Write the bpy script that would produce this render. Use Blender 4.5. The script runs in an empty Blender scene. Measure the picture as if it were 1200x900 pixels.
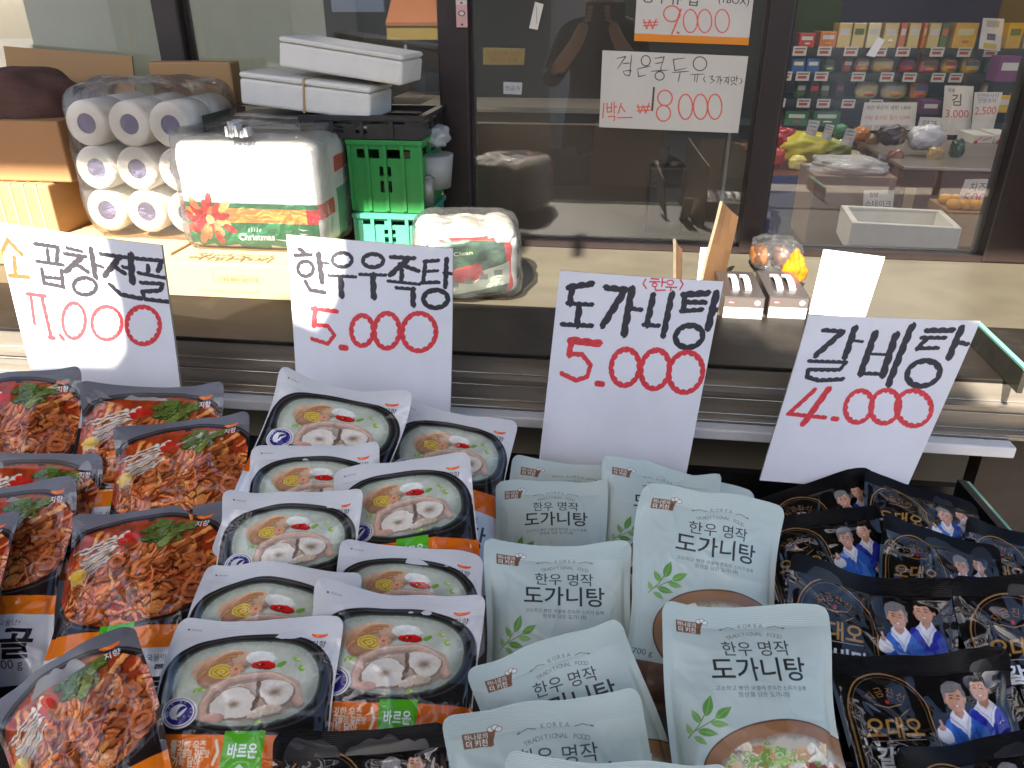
import bpy, bmesh, math, random
import numpy as np
from mathutils import Vector, Matrix
SC = bpy.context.scene; COL = SC.collection; R = math.radians
# ---------------------------------------------------------------- camera
F = 900.0; PITCH = R(26); YAW = R(7.4); CAM = np.array([0., 0., 1.5])      # focal length in pixels of a 1200x900 frame
cam = bpy.data.cameras.new('camera'); cam_o = bpy.data.objects.new('camera', cam); COL.objects.link(cam_o)
cam.sensor_width = 36; cam.lens = 27; cam.clip_start = .01; cam.clip_end = 200
cam_o.location = (0, 0, 1.5); cam_o.rotation_euler = (R(90)-PITCH, 0, YAW); SC.camera = cam_o
# ---------------------------------------------------------------- sky, sun, exposure
SUN_EL = math.atan2(1, math.hypot(1, .2)); SUN_AZ = math.atan2(-.2, -1)    # towards the sun: (-.2, -1, 1)
world = bpy.data.worlds.new('World'); SC.world = world; world.use_nodes = True
wn = world.node_tree; bg = wn.nodes['Background']; sky = wn.nodes.new('ShaderNodeTexSky')
sky.sky_type = 'NISHITA'; sky.sun_disc = False; sky.sun_elevation = SUN_EL; sky.sun_rotation = SUN_AZ; sky.dust_density = 1.5; sky.air_density = .75
wn.links.new(sky.outputs[0], bg.inputs[0]); bg.inputs[1].default_value = 0.09
sun = bpy.data.lights.new('sun', 'SUN'); sun.energy = 4.8; sun.angle = R(.5); sun.color = (1, .93, .82)
sun_o = bpy.data.objects.new('sun', sun); COL.objects.link(sun_o)
sun_o.rotation_euler = Vector((-.2, -1, 1)).to_track_quat('Z', 'Y').to_euler()
SC.view_settings.view_transform = 'Standard'; SC.view_settings.look = 'None'; SC.view_settings.gamma = 1
SC.view_settings.exposure = 2.15
SC.render.engine = 'CYCLES'; SC.cycles.use_denoising = True; SC.cycles.max_bounces = 10; SC.cycles.transparent_max_bounces = 24
SC.cycles.caustics_reflective = False; SC.cycles.caustics_refractive = False; SC.cycles.sample_clamp_indirect = 6
# ---------------------------------------------------------------- measuring: where the line of sight through a spot of the photograph meets a plane
_fw = np.array([-math.sin(YAW)*math.cos(PITCH), math.cos(YAW)*math.cos(PITCH), -math.sin(PITCH)]); _rt = np.array([math.cos(YAW), math.sin(YAW), 0]); _up = np.cross(_rt, _fw)
def ray(px, py): return _fw+_rt*(px-600)/F-_up*(py-450)/F
def atY(px, py, Y): d = ray(px, py); return CAM+d*Y/d[1]
def atZ(px, py, z): d = ray(px, py); return CAM+d*(z-1.5)/d[2]
def lin(c): return tuple(float(x) for x in np.where(np.asarray(c)/255. <= .04045, np.asarray(c)/255./12.92, ((np.asarray(c)/255.+.055)/1.055)**2.4))
# ---------------------------------------------------------------- materials (all node based)
def nodes(name):
    m = bpy.data.materials.new(name); m.use_nodes = True; t = m.node_tree; return m, t, t.nodes['Principled BSDF']
def M(name, col, rough=.6, metal=0., var=.12, scale=9., bump=0., bscale=60., coat=0., spec=.5, stretch=None, trans=0., dirt=0., dlo=.5):
    """one real-world colour (sRGB 0-255) broken up by noise, optional bump, coat and dirt"""
    m, t, b = nodes(name); N, L = t.nodes, t.links
    tc = N.new('ShaderNodeTexCoord'); mp = N.new('ShaderNodeMapping'); L.new(tc.outputs['Object'], mp.inputs[0])
    if stretch: mp.inputs['Scale'].default_value = stretch
    nz = N.new('ShaderNodeTexNoise'); nz.inputs['Scale'].default_value = scale; nz.inputs['Detail'].default_value = 5; L.new(mp.outputs[0], nz.inputs[0])
    mx = N.new('ShaderNodeMix'); mx.data_type = 'RGBA'; c = lin(col)
    mx.inputs[6].default_value = (*[x*(1-var) for x in c], 1); mx.inputs[7].default_value = (*[min(1, x*(1+var)) for x in c], 1)
    L.new(nz.outputs[0], mx.inputs[0]); out = mx.outputs[2]
    if dirt:
        n2 = N.new('ShaderNodeTexNoise'); n2.inputs['Scale'].default_value = scale*.6; n2.inputs['Detail'].default_value = 8; n2.inputs['Roughness'].default_value = .7; L.new(mp.outputs[0], n2.inputs[0])
        rp = N.new('ShaderNodeMapRange'); rp.inputs[1].default_value = dlo; rp.inputs[2].default_value = dlo+.25; rp.inputs[4].default_value = dirt; L.new(n2.outputs[0], rp.inputs[0])
        m2 = N.new('ShaderNodeMix'); m2.data_type = 'RGBA'; L.new(rp.outputs[0], m2.inputs[0]); L.new(out, m2.inputs[6]); m2.inputs[7].default_value = (.09, .075, .055, 1); out = m2.outputs[2]
    L.new(out, b.inputs['Base Color'])
    r2 = N.new('ShaderNodeMapRange'); r2.inputs[3].default_value = max(0, rough-.08); r2.inputs[4].default_value = min(1, rough+.10); L.new(nz.outputs[0], r2.inputs[0]); L.new(r2.outputs[0], b.inputs['Roughness'])
    b.inputs['Metallic'].default_value = metal; b.inputs['Specular IOR Level'].default_value = spec
    b.inputs['Coat Weight'].default_value = coat; b.inputs['Coat Roughness'].default_value = .08
    if trans: b.inputs['Transmission Weight'].default_value = trans
    if bump:
        n3 = N.new('ShaderNodeTexNoise'); n3.inputs['Scale'].default_value = bscale; n3.inputs['Detail'].default_value = 4; L.new(mp.outputs[0], n3.inputs[0])
        bp = N.new('ShaderNodeBump'); bp.inputs['Strength'].default_value = bump; bp.inputs['Distance'].default_value = .002; L.new(n3.outputs[0], bp.inputs['Height']); L.new(bp.outputs[0], b.inputs['Normal'])
    return m
def MP(name, art, rough=.5, coat=0., bump=.1, bscale=120., spec=.5, seed=0, croug=.08, crease=0., cscale=16., cior=1.5, crimp=0.):
    """a printed surface: the computed print in the sheet's own UVs, with noise in gloss and relief"""
    m, t, b = nodes(name); N, L = t.nodes, t.links
    im = N.new('ShaderNodeTexImage'); im.image = art.image(name+'_print') if isinstance(art, Art) else art; im.extension = 'EXTEND'
    uv = N.new('ShaderNodeUVMap'); uv.uv_map = 'UVMap'; L.new(uv.outputs[0], im.inputs[0]); L.new(im.outputs[0], b.inputs['Base Color'])
    tc = N.new('ShaderNodeTexCoord'); nz = N.new('ShaderNodeTexNoise'); nz.inputs['Scale'].default_value = bscale; nz.inputs['Detail'].default_value = 3; L.new(tc.outputs['Object'], nz.inputs[0])
    bp = N.new('ShaderNodeBump'); bp.inputs['Strength'].default_value = bump; bp.inputs['Distance'].default_value = .002; L.new(nz.outputs[0], bp.inputs['Height']); L.new(bp.outputs[0], b.inputs['Normal'])
    if crease:
        oi = N.new('ShaderNodeObjectInfo'); ad = N.new('ShaderNodeVectorMath'); ad.operation = 'MULTIPLY_ADD'; L.new(oi.outputs['Random'], ad.inputs[0]); ad.inputs[1].default_value = (9, 7, 5); L.new(tc.outputs['Object'], ad.inputs[2])
        rn = N.new('ShaderNodeTexNoise'); rn.noise_type = 'RIDGED_MULTIFRACTAL'; rn.inputs['Scale'].default_value = cscale; rn.inputs['Detail'].default_value = 2.5; rn.inputs['Roughness'].default_value = .45; rn.inputs['Distortion'].default_value = .6; L.new(ad.outputs[0], rn.inputs[0])
        b2 = N.new('ShaderNodeBump'); b2.inputs['Strength'].default_value = crease; b2.inputs['Distance'].default_value = .010; L.new(rn.outputs[0], b2.inputs['Height']); L.new(bp.outputs[0], b2.inputs['Normal']); L.new(b2.outputs[0], b.inputs['Normal']); bp = b2
    if crimp:                                                           # pressed lines of a heat seal
        sx = N.new('ShaderNodeSeparateXYZ'); L.new(uv.outputs[0], sx.inputs[0]); mu = N.new('ShaderNodeMath'); mu.operation = 'MULTIPLY'; mu.inputs[1].default_value = 900.; L.new(sx.outputs[1], mu.inputs[0])
        sn = N.new('ShaderNodeMath'); sn.operation = 'SINE'; L.new(mu.outputs[0], sn.inputs[0]); b3 = N.new('ShaderNodeBump'); b3.inputs['Strength'].default_value = crimp; b3.inputs['Distance'].default_value = .0012; L.new(sn.outputs[0], b3.inputs['Height']); L.new(bp.outputs[0], b3.inputs['Normal']); L.new(b3.outputs[0], b.inputs['Normal']); bp = b3
    if coat: L.new(bp.outputs[0], b.inputs['Coat Normal'])
    b.inputs['Coat IOR'].default_value = cior
    mr = N.new('ShaderNodeMapRange'); mr.inputs[3].default_value = max(.02, rough-.07); mr.inputs[4].default_value = rough+.07; L.new(nz.outputs[0], mr.inputs[0]); L.new(mr.outputs[0], b.inputs['Roughness'])
    b.inputs['Coat Weight'].default_value = coat; b.inputs['Coat Roughness'].default_value = croug; b.inputs['Specular IOR Level'].default_value = spec
    return m
def MCLOTH(name, col, f=.5):
    """thin cloth that lets some daylight through"""
    m = M(name, col, .8, var=.08); t = m.node_tree; N, L = t.nodes, t.links; b = N['Principled BSDF']
    tl = N.new('ShaderNodeBsdfTranslucent'); tl.inputs[0].default_value = (*lin(col), 1); mx = N.new('ShaderNodeMixShader'); mx.inputs[0].default_value = f
    L.new(b.outputs[0], mx.inputs[1]); L.new(tl.outputs[0], mx.inputs[2]); L.new(mx.outputs[0], N['Material Output'].inputs[0]); return m
def MGLASS(name, dust=.03, tint=(1, 1, 1), rough=0.0, dcol=(.62, .57, .47), dvar=1.0, refl=1.0, lucent=False, ior=1.5):
    """window glass or clear film: mostly see-through, a Fresnel share of mirror, a thin veil of dust"""
    m, t, b = nodes(name); N, L = t.nodes, t.links; N.remove(b); out = N['Material Output']
    tr = N.new('ShaderNodeBsdfTransparent'); tr.inputs[0].default_value = (*tint, 1)
    gl = N.new('ShaderNodeBsdfGlossy'); gl.inputs['Roughness'].default_value = rough
    fr = N.new('ShaderNodeFresnel'); fr.inputs[0].default_value = ior
    mu = N.new('ShaderNodeMath'); mu.operation = 'MULTIPLY'; mu.inputs[1].default_value = refl; L.new(fr.outputs[0], mu.inputs[0])
    mx = N.new('ShaderNodeMixShader'); L.new(mu.outputs[0], mx.inputs[0]); L.new(tr.outputs[0], mx.inputs[1]); L.new(gl.outputs[0], mx.inputs[2])
    df = N.new('ShaderNodeBsdfDiffuse'); df.inputs[0].default_value = (*dcol, 1)
    tc = N.new('ShaderNodeTexCoord'); nz = N.new('ShaderNodeTexNoise'); nz.inputs['Scale'].default_value = 5; nz.inputs['Detail'].default_value = 9; nz.inputs['Roughness'].default_value = .75; L.new(tc.outputs['Object'], nz.inputs[0])
    mr = N.new('ShaderNodeMapRange'); mr.inputs[1].default_value = .3; mr.inputs[2].default_value = .75; mr.inputs[3].default_value = dust*(1-.6*dvar); mr.inputs[4].default_value = dust*(1+dvar); L.new(nz.outputs[0], mr.inputs[0]); fac = mr.outputs[0]
    dsh = df.outputs[0]
    if lucent:
        tl = N.new('ShaderNodeBsdfTranslucent'); tl.inputs[0].default_value = (*dcol, 1); m3 = N.new('ShaderNodeMixShader'); m3.inputs[0].default_value = .5; L.new(dsh, m3.inputs[1]); L.new(tl.outputs[0], m3.inputs[2]); dsh = m3.outputs[0]
    m2 = N.new('ShaderNodeMixShader'); L.new(fac, m2.inputs[0]); L.new(mx.outputs[0], m2.inputs[1]); L.new(dsh, m2.inputs[2]); L.new(m2.outputs[0], out.inputs[0])
    return m
def MFILM(name, haze=.035, rough=.05, refl=.75, bump=.3, bscale=26., col=(.8, .8, .8)):
    """crumpled clear wrapping film: folds scatter a little light and mirror sharply"""
    m = MGLASS(name, dust=haze, rough=rough, dcol=col, refl=refl, dvar=.9); t = m.node_tree; N, L = t.nodes, t.links
    tc = N.new('ShaderNodeTexCoord'); nz = N.new('ShaderNodeTexNoise'); nz.inputs['Scale'].default_value = bscale; nz.inputs['Detail'].default_value = 4; nz.inputs['Distortion'].default_value = 1.2; L.new(tc.outputs['Object'], nz.inputs[0])
    bp = N.new('ShaderNodeBump'); bp.inputs['Strength'].default_value = bump; bp.inputs['Distance'].default_value = .02; L.new(nz.outputs[0], bp.inputs['Height'])
    for n in list(N):
        if n.type in ('BSDF_GLOSSY', 'FRESNEL', 'BSDF_DIFFUSE'): L.new(bp.outputs[0], n.inputs['Normal'])
    return m
# ---------------------------------------------------------------- building helpers
def link(name, me, mats, parent=None, smooth=False, bevel=0):
    o = bpy.data.objects.new(name, me); COL.objects.link(o)
    for m in (mats if isinstance(mats, (list, tuple)) else [mats]): me.materials.append(m)
    if smooth: me.polygons.foreach_set('use_smooth', [True]*len(me.polygons))
    if parent: o.parent = parent
    return o
def tag(o, label, cat, group=None, kind=None):
    if label: o['label'] = label
    if cat: o['category'] = cat
    if group: o['group'] = group
    if kind: o['kind'] = kind
    return o
def thing(name, label, cat, group=None, loc=(0, 0, 0), rz=0):
    o = bpy.data.objects.new(name, None); COL.objects.link(o); o.location = loc; o.rotation_euler = (0, 0, rz); o.empty_display_size = .05
    return tag(o, label, cat, group)
class B:
    """collects solids for ONE mesh object"""
    def __init__(s): s.bm = bmesh.new(); s.uv = s.bm.loops.layers.uv.new('UVMap')
    def box(s, lo, hi, mat=0, rot=None, org=(0, 0, 0), bev=0):
        lo = Vector(lo); hi = Vector(hi); c = (lo+hi)/2; d = hi-lo
        r = bmesh.ops.create_cube(s.bm, size=1.0); vs = r['verts']
        for v in vs: v.co = Vector((v.co.x*d.x, v.co.y*d.y, v.co.z*d.z))+c
        fs = list({f for v in vs for f in v.link_faces})
        if bev:
            es = list({e for v in vs for e in v.link_edges})
            q = bmesh.ops.bevel(s.bm, geom=es, offset=bev, segments=2, affect='EDGES', profile=.5)
            fs = list({f for v in q['verts'] for f in v.link_faces} | {f for f in fs if f.is_valid}); vs = list({v for f in fs for v in f.verts})
        for f in fs:
            f.material_index = mat
            n = f.normal if f.normal.length else f.calc_center_median()
            f.normal_update(); n = f.normal
            for l in f.loops:
                p = l.vert.co
                if abs(n.y) > .7: u = ((p.x-lo.x)/max(d.x, 1e-6), (p.z-lo.z)/max(d.z, 1e-6))
                elif abs(n.x) > .7: u = ((p.y-lo.y)/max(d.y, 1e-6), (p.z-lo.z)/max(d.z, 1e-6))
                else: u = ((p.x-lo.x)/max(d.x, 1e-6), (p.y-lo.y)/max(d.y, 1e-6))
                l[s.uv].uv = u
        if rot is not None:
            bmesh.ops.rotate(s.bm, verts=vs, cent=org, matrix=rot)
        return vs, fs
    def prism(s, prof, x0, x1, mat=0, axis='x'):
        """closed outline prof = [(a, b)...] pushed from x0 to x1"""
        mk = {'x': lambda t, p: (t, p[0], p[1]), 'y': lambda t, p: (p[0], t, p[1]), 'z': lambda t, p: (p[0], p[1], t)}[axis]
        a = [s.bm.verts.new(mk(x0, p)) for p in prof]; b = [s.bm.verts.new(mk(x1, p)) for p in prof]; n = len(prof)
        fs = [s.bm.faces.new((a[i], a[(i+1) % n], b[(i+1) % n], b[i])) for i in range(n)]+[s.bm.faces.new(a[::-1]), s.bm.faces.new(b)]
        for f in fs: f.material_index = mat
        return fs
    def cyl(s, p, q, r, r2=None, seg=16, mat=0, caps=True):
        p = Vector(p); q = Vector(q); d = q-p; r2 = r if r2 is None else r2
        k = bmesh.ops.create_cone(s.bm, cap_ends=caps, segments=seg, radius1=r, radius2=r2, depth=d.length)
        mt = Matrix.Translation((p+q)/2) @ d.to_track_quat('Z', 'Y').to_matrix().to_4x4()
        bmesh.ops.transform(s.bm, matrix=mt, verts=k['verts'])
        for f in {f for v in k['verts'] for f in v.link_faces}: f.material_index = mat; f.smooth = len(f.verts) == 4
    def ball(s, c, rad, mat=0, seg=16, sc=(1, 1, 1)):
        k = bmesh.ops.create_uvsphere(s.bm, u_segments=seg, v_segments=seg//2+2, radius=rad)
        for v in k['verts']: v.co = Vector((v.co.x*sc[0], v.co.y*sc[1], v.co.z*sc[2]))+Vector(c)
        for f in {f for v in k['verts'] for f in v.link_faces}: f.material_index = mat; f.smooth = True
    def done(s, name, mats, parent=None, smooth=False, label=None):
        bmesh.ops.recalc_face_normals(s.bm, faces=s.bm.faces[:])
        me = bpy.data.meshes.new(name); s.bm.to_mesh(me); s.bm.free(); o = link(name, me, mats, parent, smooth)
        if label: o['label'] = label
        return o
def sheet(name, c4, mats, thick=.004, n=(10, 10), bend=0., wav=0., parent=None, seed=0):
    """a stiff sheet with printed front (material 0), back and edges (material 1); c4 = TL, TR, BR, BL"""
    c4 = [np.asarray(c, float) for c in c4]; nx, ny = n; rg = random.Random(seed)
    nrm = np.cross(c4[1]-c4[0], c4[3]-c4[0]); nrm /= np.linalg.norm(nrm)
    if nrm[1] > 0 or (abs(nrm[1]) < .2 and nrm[2] < 0): nrm = -nrm
    ph = [rg.uniform(0, 6) for _ in range(4)]
    V = []; UV = []
    for j in range(ny+1):
        for i in range(nx+1):
            u, v = i/nx, j/ny
            p = (c4[0]*(1-u)+c4[1]*u)*(1-v)+(c4[3]*(1-u)+c4[2]*u)*v
            p = p+nrm*(bend*4*u*(1-u)+wav*math.sin(u*5+ph[0])*math.sin(v*4+ph[1])); V.append(p); UV.append((u, 1-v))
    k = len(V); V2 = V+[p-nrm*thick for p in V]; Fc = []; mi = []; st = nx+1
    flip = np.dot(np.cross(c4[3]-c4[0], c4[1]-c4[0]), nrm) < 0
    for j in range(ny):
        for i in range(nx):
            a = j*st+i; q = (a, a+st, a+st+1, a+1); q = q[::-1] if flip else q
            Fc.append(q); mi.append(0); Fc.append(tuple(x+k for x in q[::-1])); mi.append(1)
    ring = [i for i in range(nx+1)]+[j*st+nx for j in range(1, ny+1)]+[ny*st+i for i in range(nx-1, -1, -1)]+[j*st for j in range(ny-1, 0, -1)]
    for a, b in zip(ring, ring[1:]+ring[:1]): Fc.append((a, b, b+k, a+k) if not flip else (b, a, a+k, b+k)); mi.append(1)
    me = bpy.data.meshes.new(name); me.from_pydata([tuple(p) for p in V2], [], Fc); me.polygons.foreach_set('material_index', mi)
    uvl = me.uv_layers.new(name='UVMap'); UV2 = UV+UV
    for l in me.loops: uvl.data[l.index].uv = UV2[l.vertex_index]
    me.update(); o = link(name, me, mats, parent)
    return o
def blob(name, c, dims, mats, parent=None, p=5., lump=.0, seed=0, n=(40, 28), uvfront=True, rot=None, cell=.05, squash=None):
    """rounded, slightly lumpy block (packs, bags): a superellipsoid with noise; faces looking at -Y carry the print in UV"""
    rg = np.random.default_rng(seed); hx, hy, hz = [d/2 for d in dims]; nu, nv = n
    th = np.linspace(-math.pi, math.pi, nu, endpoint=False); ph = np.linspace(-math.pi/2, math.pi/2, nv)
    T, P = np.meshgrid(th, ph); d = np.stack([np.cos(P)*np.sin(T), -np.cos(P)*np.cos(T), np.sin(P)], -1)
    ex = (np.abs(d)**p).sum(-1)**(-1/p); V = d*ex[..., None]
    if lump:
        fr = [(rg.normal(size=3)*rg.uniform(3, 9), rg.uniform(0, 6)) for _ in range(14)]
        w = sum(np.sin(V@f+q) for f, q in fr)/14; V = V*(1+lump*2.2*w[..., None])
    V = V*np.array([hx, hy, hz])
    if squash is not None: V = squash(V)
    U = np.stack([V[..., 0]/(2*hx)+.5, V[..., 2]/(2*hz)+.5], -1)
    vs = V.reshape(-1, 3)
    if rot is not None: vs = vs@np.array(rot).T
    vs = vs+np.array(c); Fc = []; mi = []
    for j in range(nv-1):
        for i in range(nu):
            a = j*nu+i; b = j*nu+(i+1) % nu; q = (a, b, b+nu, a+nu)
            Fc.append(q); m_ = d[j, i]+d[j+1, (i+1) % nu]; m_ = m_*np.array([1/hx, 1/hy, 1/hz]); 
            e = (V[j, i]+V[j, (i+1) % nu]+V[j+1, i]+V[j+1, (i+1) % nu])/4/np.array([hx, hy, hz])
            k = int(np.argmax(np.abs(e))); mi.append(0 if (k == 1 and e[1] < 0) else (1 if k == 0 else 2))
    me = bpy.data.meshes.new(name); me.from_pydata([tuple(v) for v in vs], [], Fc)
    mats = mats if isinstance(mats, (list, tuple)) else [mats]
    me.polygons.foreach_set('material_index', [min(m, len(mats)-1) for m in mi])
    uvl = me.uv_layers.new(name='UVMap'); Uf = U.reshape(-1, 2); 
    Us = np.stack([V[..., 1]/(2*hy)+.5, V[..., 2]/(2*hz)+.5], -1).reshape(-1, 2)
    for pl in me.polygons:
        for li in pl.loop_indices:
            vi = me.loops[li].vertex_index; uvl.data[li].uv = Us[vi] if (pl.material_index == 1 and len(mats) > 1) else Uf[vi]
    me.update(); return link(name, me, mats, parent, smooth=True)
def perf(b, org, ux, uy, nrm, w, h, t, holes, mat=0):
    """a wall of size w x h and thickness t with rectangular holes (x0, y0, x1, y1) cut out"""
    xs = sorted({0, w} | {q for hh in holes for q in (hh[0], hh[2])}); ys = sorted({0, h} | {q for hh in holes for q in (hh[1], hh[3])})
    org, ux, uy, nrm = map(Vector, (org, ux, uy, nrm)); solid = {}
    for i in range(len(xs)-1):
        for j in range(len(ys)-1):
            cx, cy = (xs[i]+xs[i+1])/2, (ys[j]+ys[j+1])/2
            solid[i, j] = not any(x0 < cx < x1 and y0 < cy < y1 for x0, y0, x1, y1 in holes)
    P = lambda x, y, k: b.bm.verts.new(org+ux*x+uy*y+nrm*(t*k))
    for (i, j), s_ in solid.items():
        if not s_: continue
        x0, x1, y0, y1 = xs[i], xs[i+1], ys[j], ys[j+1]
        for k in (0, 1): b.bm.faces.new((P(x0, y0, k), P(x1, y0, k), P(x1, y1, k), P(x0, y1, k))).material_index = mat
        for (di, dj, e) in ((-1, 0, ((x0, y0), (x0, y1))), (1, 0, ((x1, y0), (x1, y1))), (0, -1, ((x0, y0), (x1, y0))), (0, 1, ((x0, y1), (x1, y1)))):
            if not solid.get((i+di, j+dj), False):
                (a0, a1), (c0, c1) = e; b.bm.faces.new((P(a0, a1, 0), P(c0, c1, 0), P(c0, c1, 1), P(a0, a1, 1))).material_index = mat
    bmesh.ops.remove_doubles(b.bm, verts=b.bm.verts[:], dist=1e-5)

# ---------------------------------------------------------------- printed artwork, computed as pixels
def sm(e0, e1, x):
    t = np.clip((x-e0)/(e1-e0), 0, 1); return t*t*(3-2*t)
def vnoise(h, w, cell, seed, octs=3):
    rg = np.random.default_rng(seed); out = np.zeros((h, w), np.float32); amp = 1; tot = 0
    for o in range(octs):
        c = max(cell/(2**o), 1.5)
        gy, gx = int(h/c)+3, int(w/c)+3
        g = rg.random((gy, gx)).astype(np.float32)
        y = np.arange(h)/c; x = np.arange(w)/c
        y0 = y.astype(int); x0 = x.astype(int)
        fy = (y-y0)[:, None]; fx = (x-x0)[None]
        fy = fy*fy*(3-2*fy); fx = fx*fx*(3-2*fx)
        a = g[y0][:, x0]; b = g[y0][:, x0+1]; c_ = g[y0+1][:, x0]; d = g[y0+1][:, x0+1]
        out += amp*((a*(1-fx)+b*fx)*(1-fy)+(c_*(1-fx)+d*fx)*fy); tot += amp; amp *= .5
    return out/tot
def s2l(c):
    c = np.asarray(c, np.float32)/255.
    return np.where(c <= .04045, c/12.92, ((c+.055)/1.055)**2.4)
_glyph = {}
def text_mask(s, bold=0.0, hpx=110):
    """The outline of a line of lettering as a coverage mask (top row first)."""
    key = (s, bold, hpx)
    if key in _glyph: return _glyph[key]
    cu = bpy.data.curves.new('lettering', 'FONT'); cu.body = s; cu.size = 1.0; cu.offset = bold
    cu.resolution_u = 4
    ob = bpy.data.objects.new('lettering', cu); bpy.context.scene.collection.objects.link(ob)
    bpy.context.view_layer.update()
    me = ob.evaluated_get(bpy.context.evaluated_depsgraph_get()).to_mesh()
    me.calc_loop_triangles()
    n = len(me.vertices); co = np.zeros(n*3, np.float32); me.vertices.foreach_get('co', co); co = co.reshape(-1, 3)[:, :2]
    tr = np.zeros(len(me.loop_triangles)*3, np.int32); me.loop_triangles.foreach_get('vertices', tr); tr = tr.reshape(-1, 3)
    ob.to_mesh_clear(); bpy.data.objects.remove(ob); bpy.data.curves.remove(cu)
    lo = co.min(0); hi = co.max(0); k = 3
    sc = hpx*k/max(hi[1]-lo[1], .2)
    p = (co-lo)*sc; Hh = int((hi[1]-lo[1])*sc)+2*k; Ww = int((hi[0]-lo[0])*sc)+2*k
    Hh += (-Hh) % k; Ww += (-Ww) % k
    m = np.zeros((Hh, Ww), np.float32)
    for t in tr:
        a, b, c = p[t[0]], p[t[1]], p[t[2]]
        x0 = max(int(min(a[0], b[0], c[0]))-1, 0); x1 = min(int(max(a[0], b[0], c[0]))+2, Ww)
        y0 = max(int(min(a[1], b[1], c[1]))-1, 0); y1 = min(int(max(a[1], b[1], c[1]))+2, Hh)
        if x1 <= x0 or y1 <= y0: continue
        X = np.arange(x0, x1)[None]+.5; Y = np.arange(y0, y1)[:, None]+.5
        e = lambda q, r: (r[0]-q[0])*(Y-q[1])-(r[1]-q[1])*(X-q[0])
        A, B, D = e(a, b), e(b, c), e(c, a)
        ins = ((A >= -.5) & (B >= -.5) & (D >= -.5)) | ((A <= .5) & (B <= .5) & (D <= .5))
        m[y0:y1, x0:x1][ins] = 1
    m = m.reshape(Hh//k, k, Ww//k, k).mean((1, 3))[::-1].copy()
    _glyph[key] = m
    return m
class Art:
    """A sheet of print. Units: 1 = the sheet's width, y grows downwards. Colours are given as sRGB 0-255."""
    def __init__(s, w, h, base):
        s.w, s.h, s.A = w, h, h/w
        s.c = np.empty((h, w, 3), np.float32); s.c[:] = s2l(base)
    def box(s, x0, y0, x1, y1, pad=2):
        a = max(int(x0*s.w)-pad, 0); b = min(int(x1*s.w)+pad+1, s.w); c = max(int(y0*s.w)-pad, 0); d = min(int(y1*s.w)+pad+1, s.h)
        if a >= b or c >= d: return None
        X = (np.arange(a, b)+.5)[None]/s.w; Y = (np.arange(c, d)+.5)[:, None]/s.w
        return (slice(c, d), slice(a, b)), X, Y
    def put(s, sl, m, col, al=1.0):
        col = s2l(col) if np.ndim(col) == 1 else col
        m = (m*al)[..., None]; s.c[sl] = s.c[sl]*(1-m)+col*m
    def ell(s, cx, cy, rx, ry, col, rot=0, al=1, soft=0, shade=0, seed=0, nz=0, clip=None):
        R = max(rx, ry)*1.1; bb = s.box(cx-R, cy-R, cx+R, cy+R)
        if bb is None: return
        sl, X, Y = bb; ca, sa = math.cos(rot), math.sin(rot)
        x = ((X-cx)*ca+(Y-cy)*sa)/rx; y = (-(X-cx)*sa+(Y-cy)*ca)/ry
        d = np.sqrt(x*x+y*y); aa = max(1.2/(s.w*min(rx, ry)), soft)
        m = 1-sm(1-aa, 1+aa*.2, d)
        c = np.broadcast_to(s2l(col), d.shape+(3,)).copy()
        if shade: c *= (1+shade*(-y*.7-x*.3)*np.minimum(d, 1))[..., None]
        if nz: c *= (1+nz*(vnoise(*d.shape, max(4, min(rx, ry)*s.w*.5), seed)-.5)*2)[..., None]
        if clip is not None: m = m*clip[sl]
        s.put(sl, m, np.clip(c, 0, 1), al)
    def ellmask(s, cx, cy, rx, ry, rot=0, power=2.0):
        X = (np.arange(s.w)+.5)[None]/s.w; Y = (np.arange(s.h)+.5)[:, None]/s.w
        ca, sa = math.cos(rot), math.sin(rot)
        x = np.abs((X-cx)*ca+(Y-cy)*sa)/rx; y = np.abs(-(X-cx)*sa+(Y-cy)*ca)/ry
        d = (x**power+y**power)**(1/power); return d
    def poly(s, pts, col, al=1, clip=None):
        pts = np.asarray(pts, float); x0, y0 = pts.min(0); x1, y1 = pts.max(0); bb = s.box(x0, y0, x1, y1)
        if bb is None: return
        sl, X, Y = bb; acc = np.zeros((Y.shape[0], X.shape[1]), np.float32); q = .33/s.w
        for ox, oy in ((-q, -q), (q, -q), (-q, q), (q, q), (0, 0)):
            ins = np.zeros(acc.shape, bool); j = len(pts)-1
            for i in range(len(pts)):
                xi, yi = pts[i]; xj, yj = pts[j]
                if yi != yj:
                    cr = ((yi > Y+oy) != (yj > Y+oy)) & (X+ox < (xj-xi)*(Y+oy-yi)/(yj-yi)+xi)
                    ins ^= cr
                j = i
            acc += ins
        m = acc/5
        if clip is not None: m = m*clip[sl]
        s.put(sl, m, col, al)
    def rect(s, x0, y0, x1, y1, col, al=1, r=0):
        bb = s.box(x0, y0, x1, y1)
        if bb is None: return
        sl, X, Y = bb; cx, cy = (x0+x1)/2, (y0+y1)/2
        qx = np.abs(X-cx)-(x1-x0)/2+r; qy = np.abs(Y-cy)-(y1-y0)/2+r
        d = np.sqrt(np.maximum(qx, 0)**2+np.maximum(qy, 0)**2)+np.minimum(np.maximum(qx, qy), 0)-r
        s.put(sl, np.clip(.5-d*s.w, 0, 1), col, al)
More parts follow.
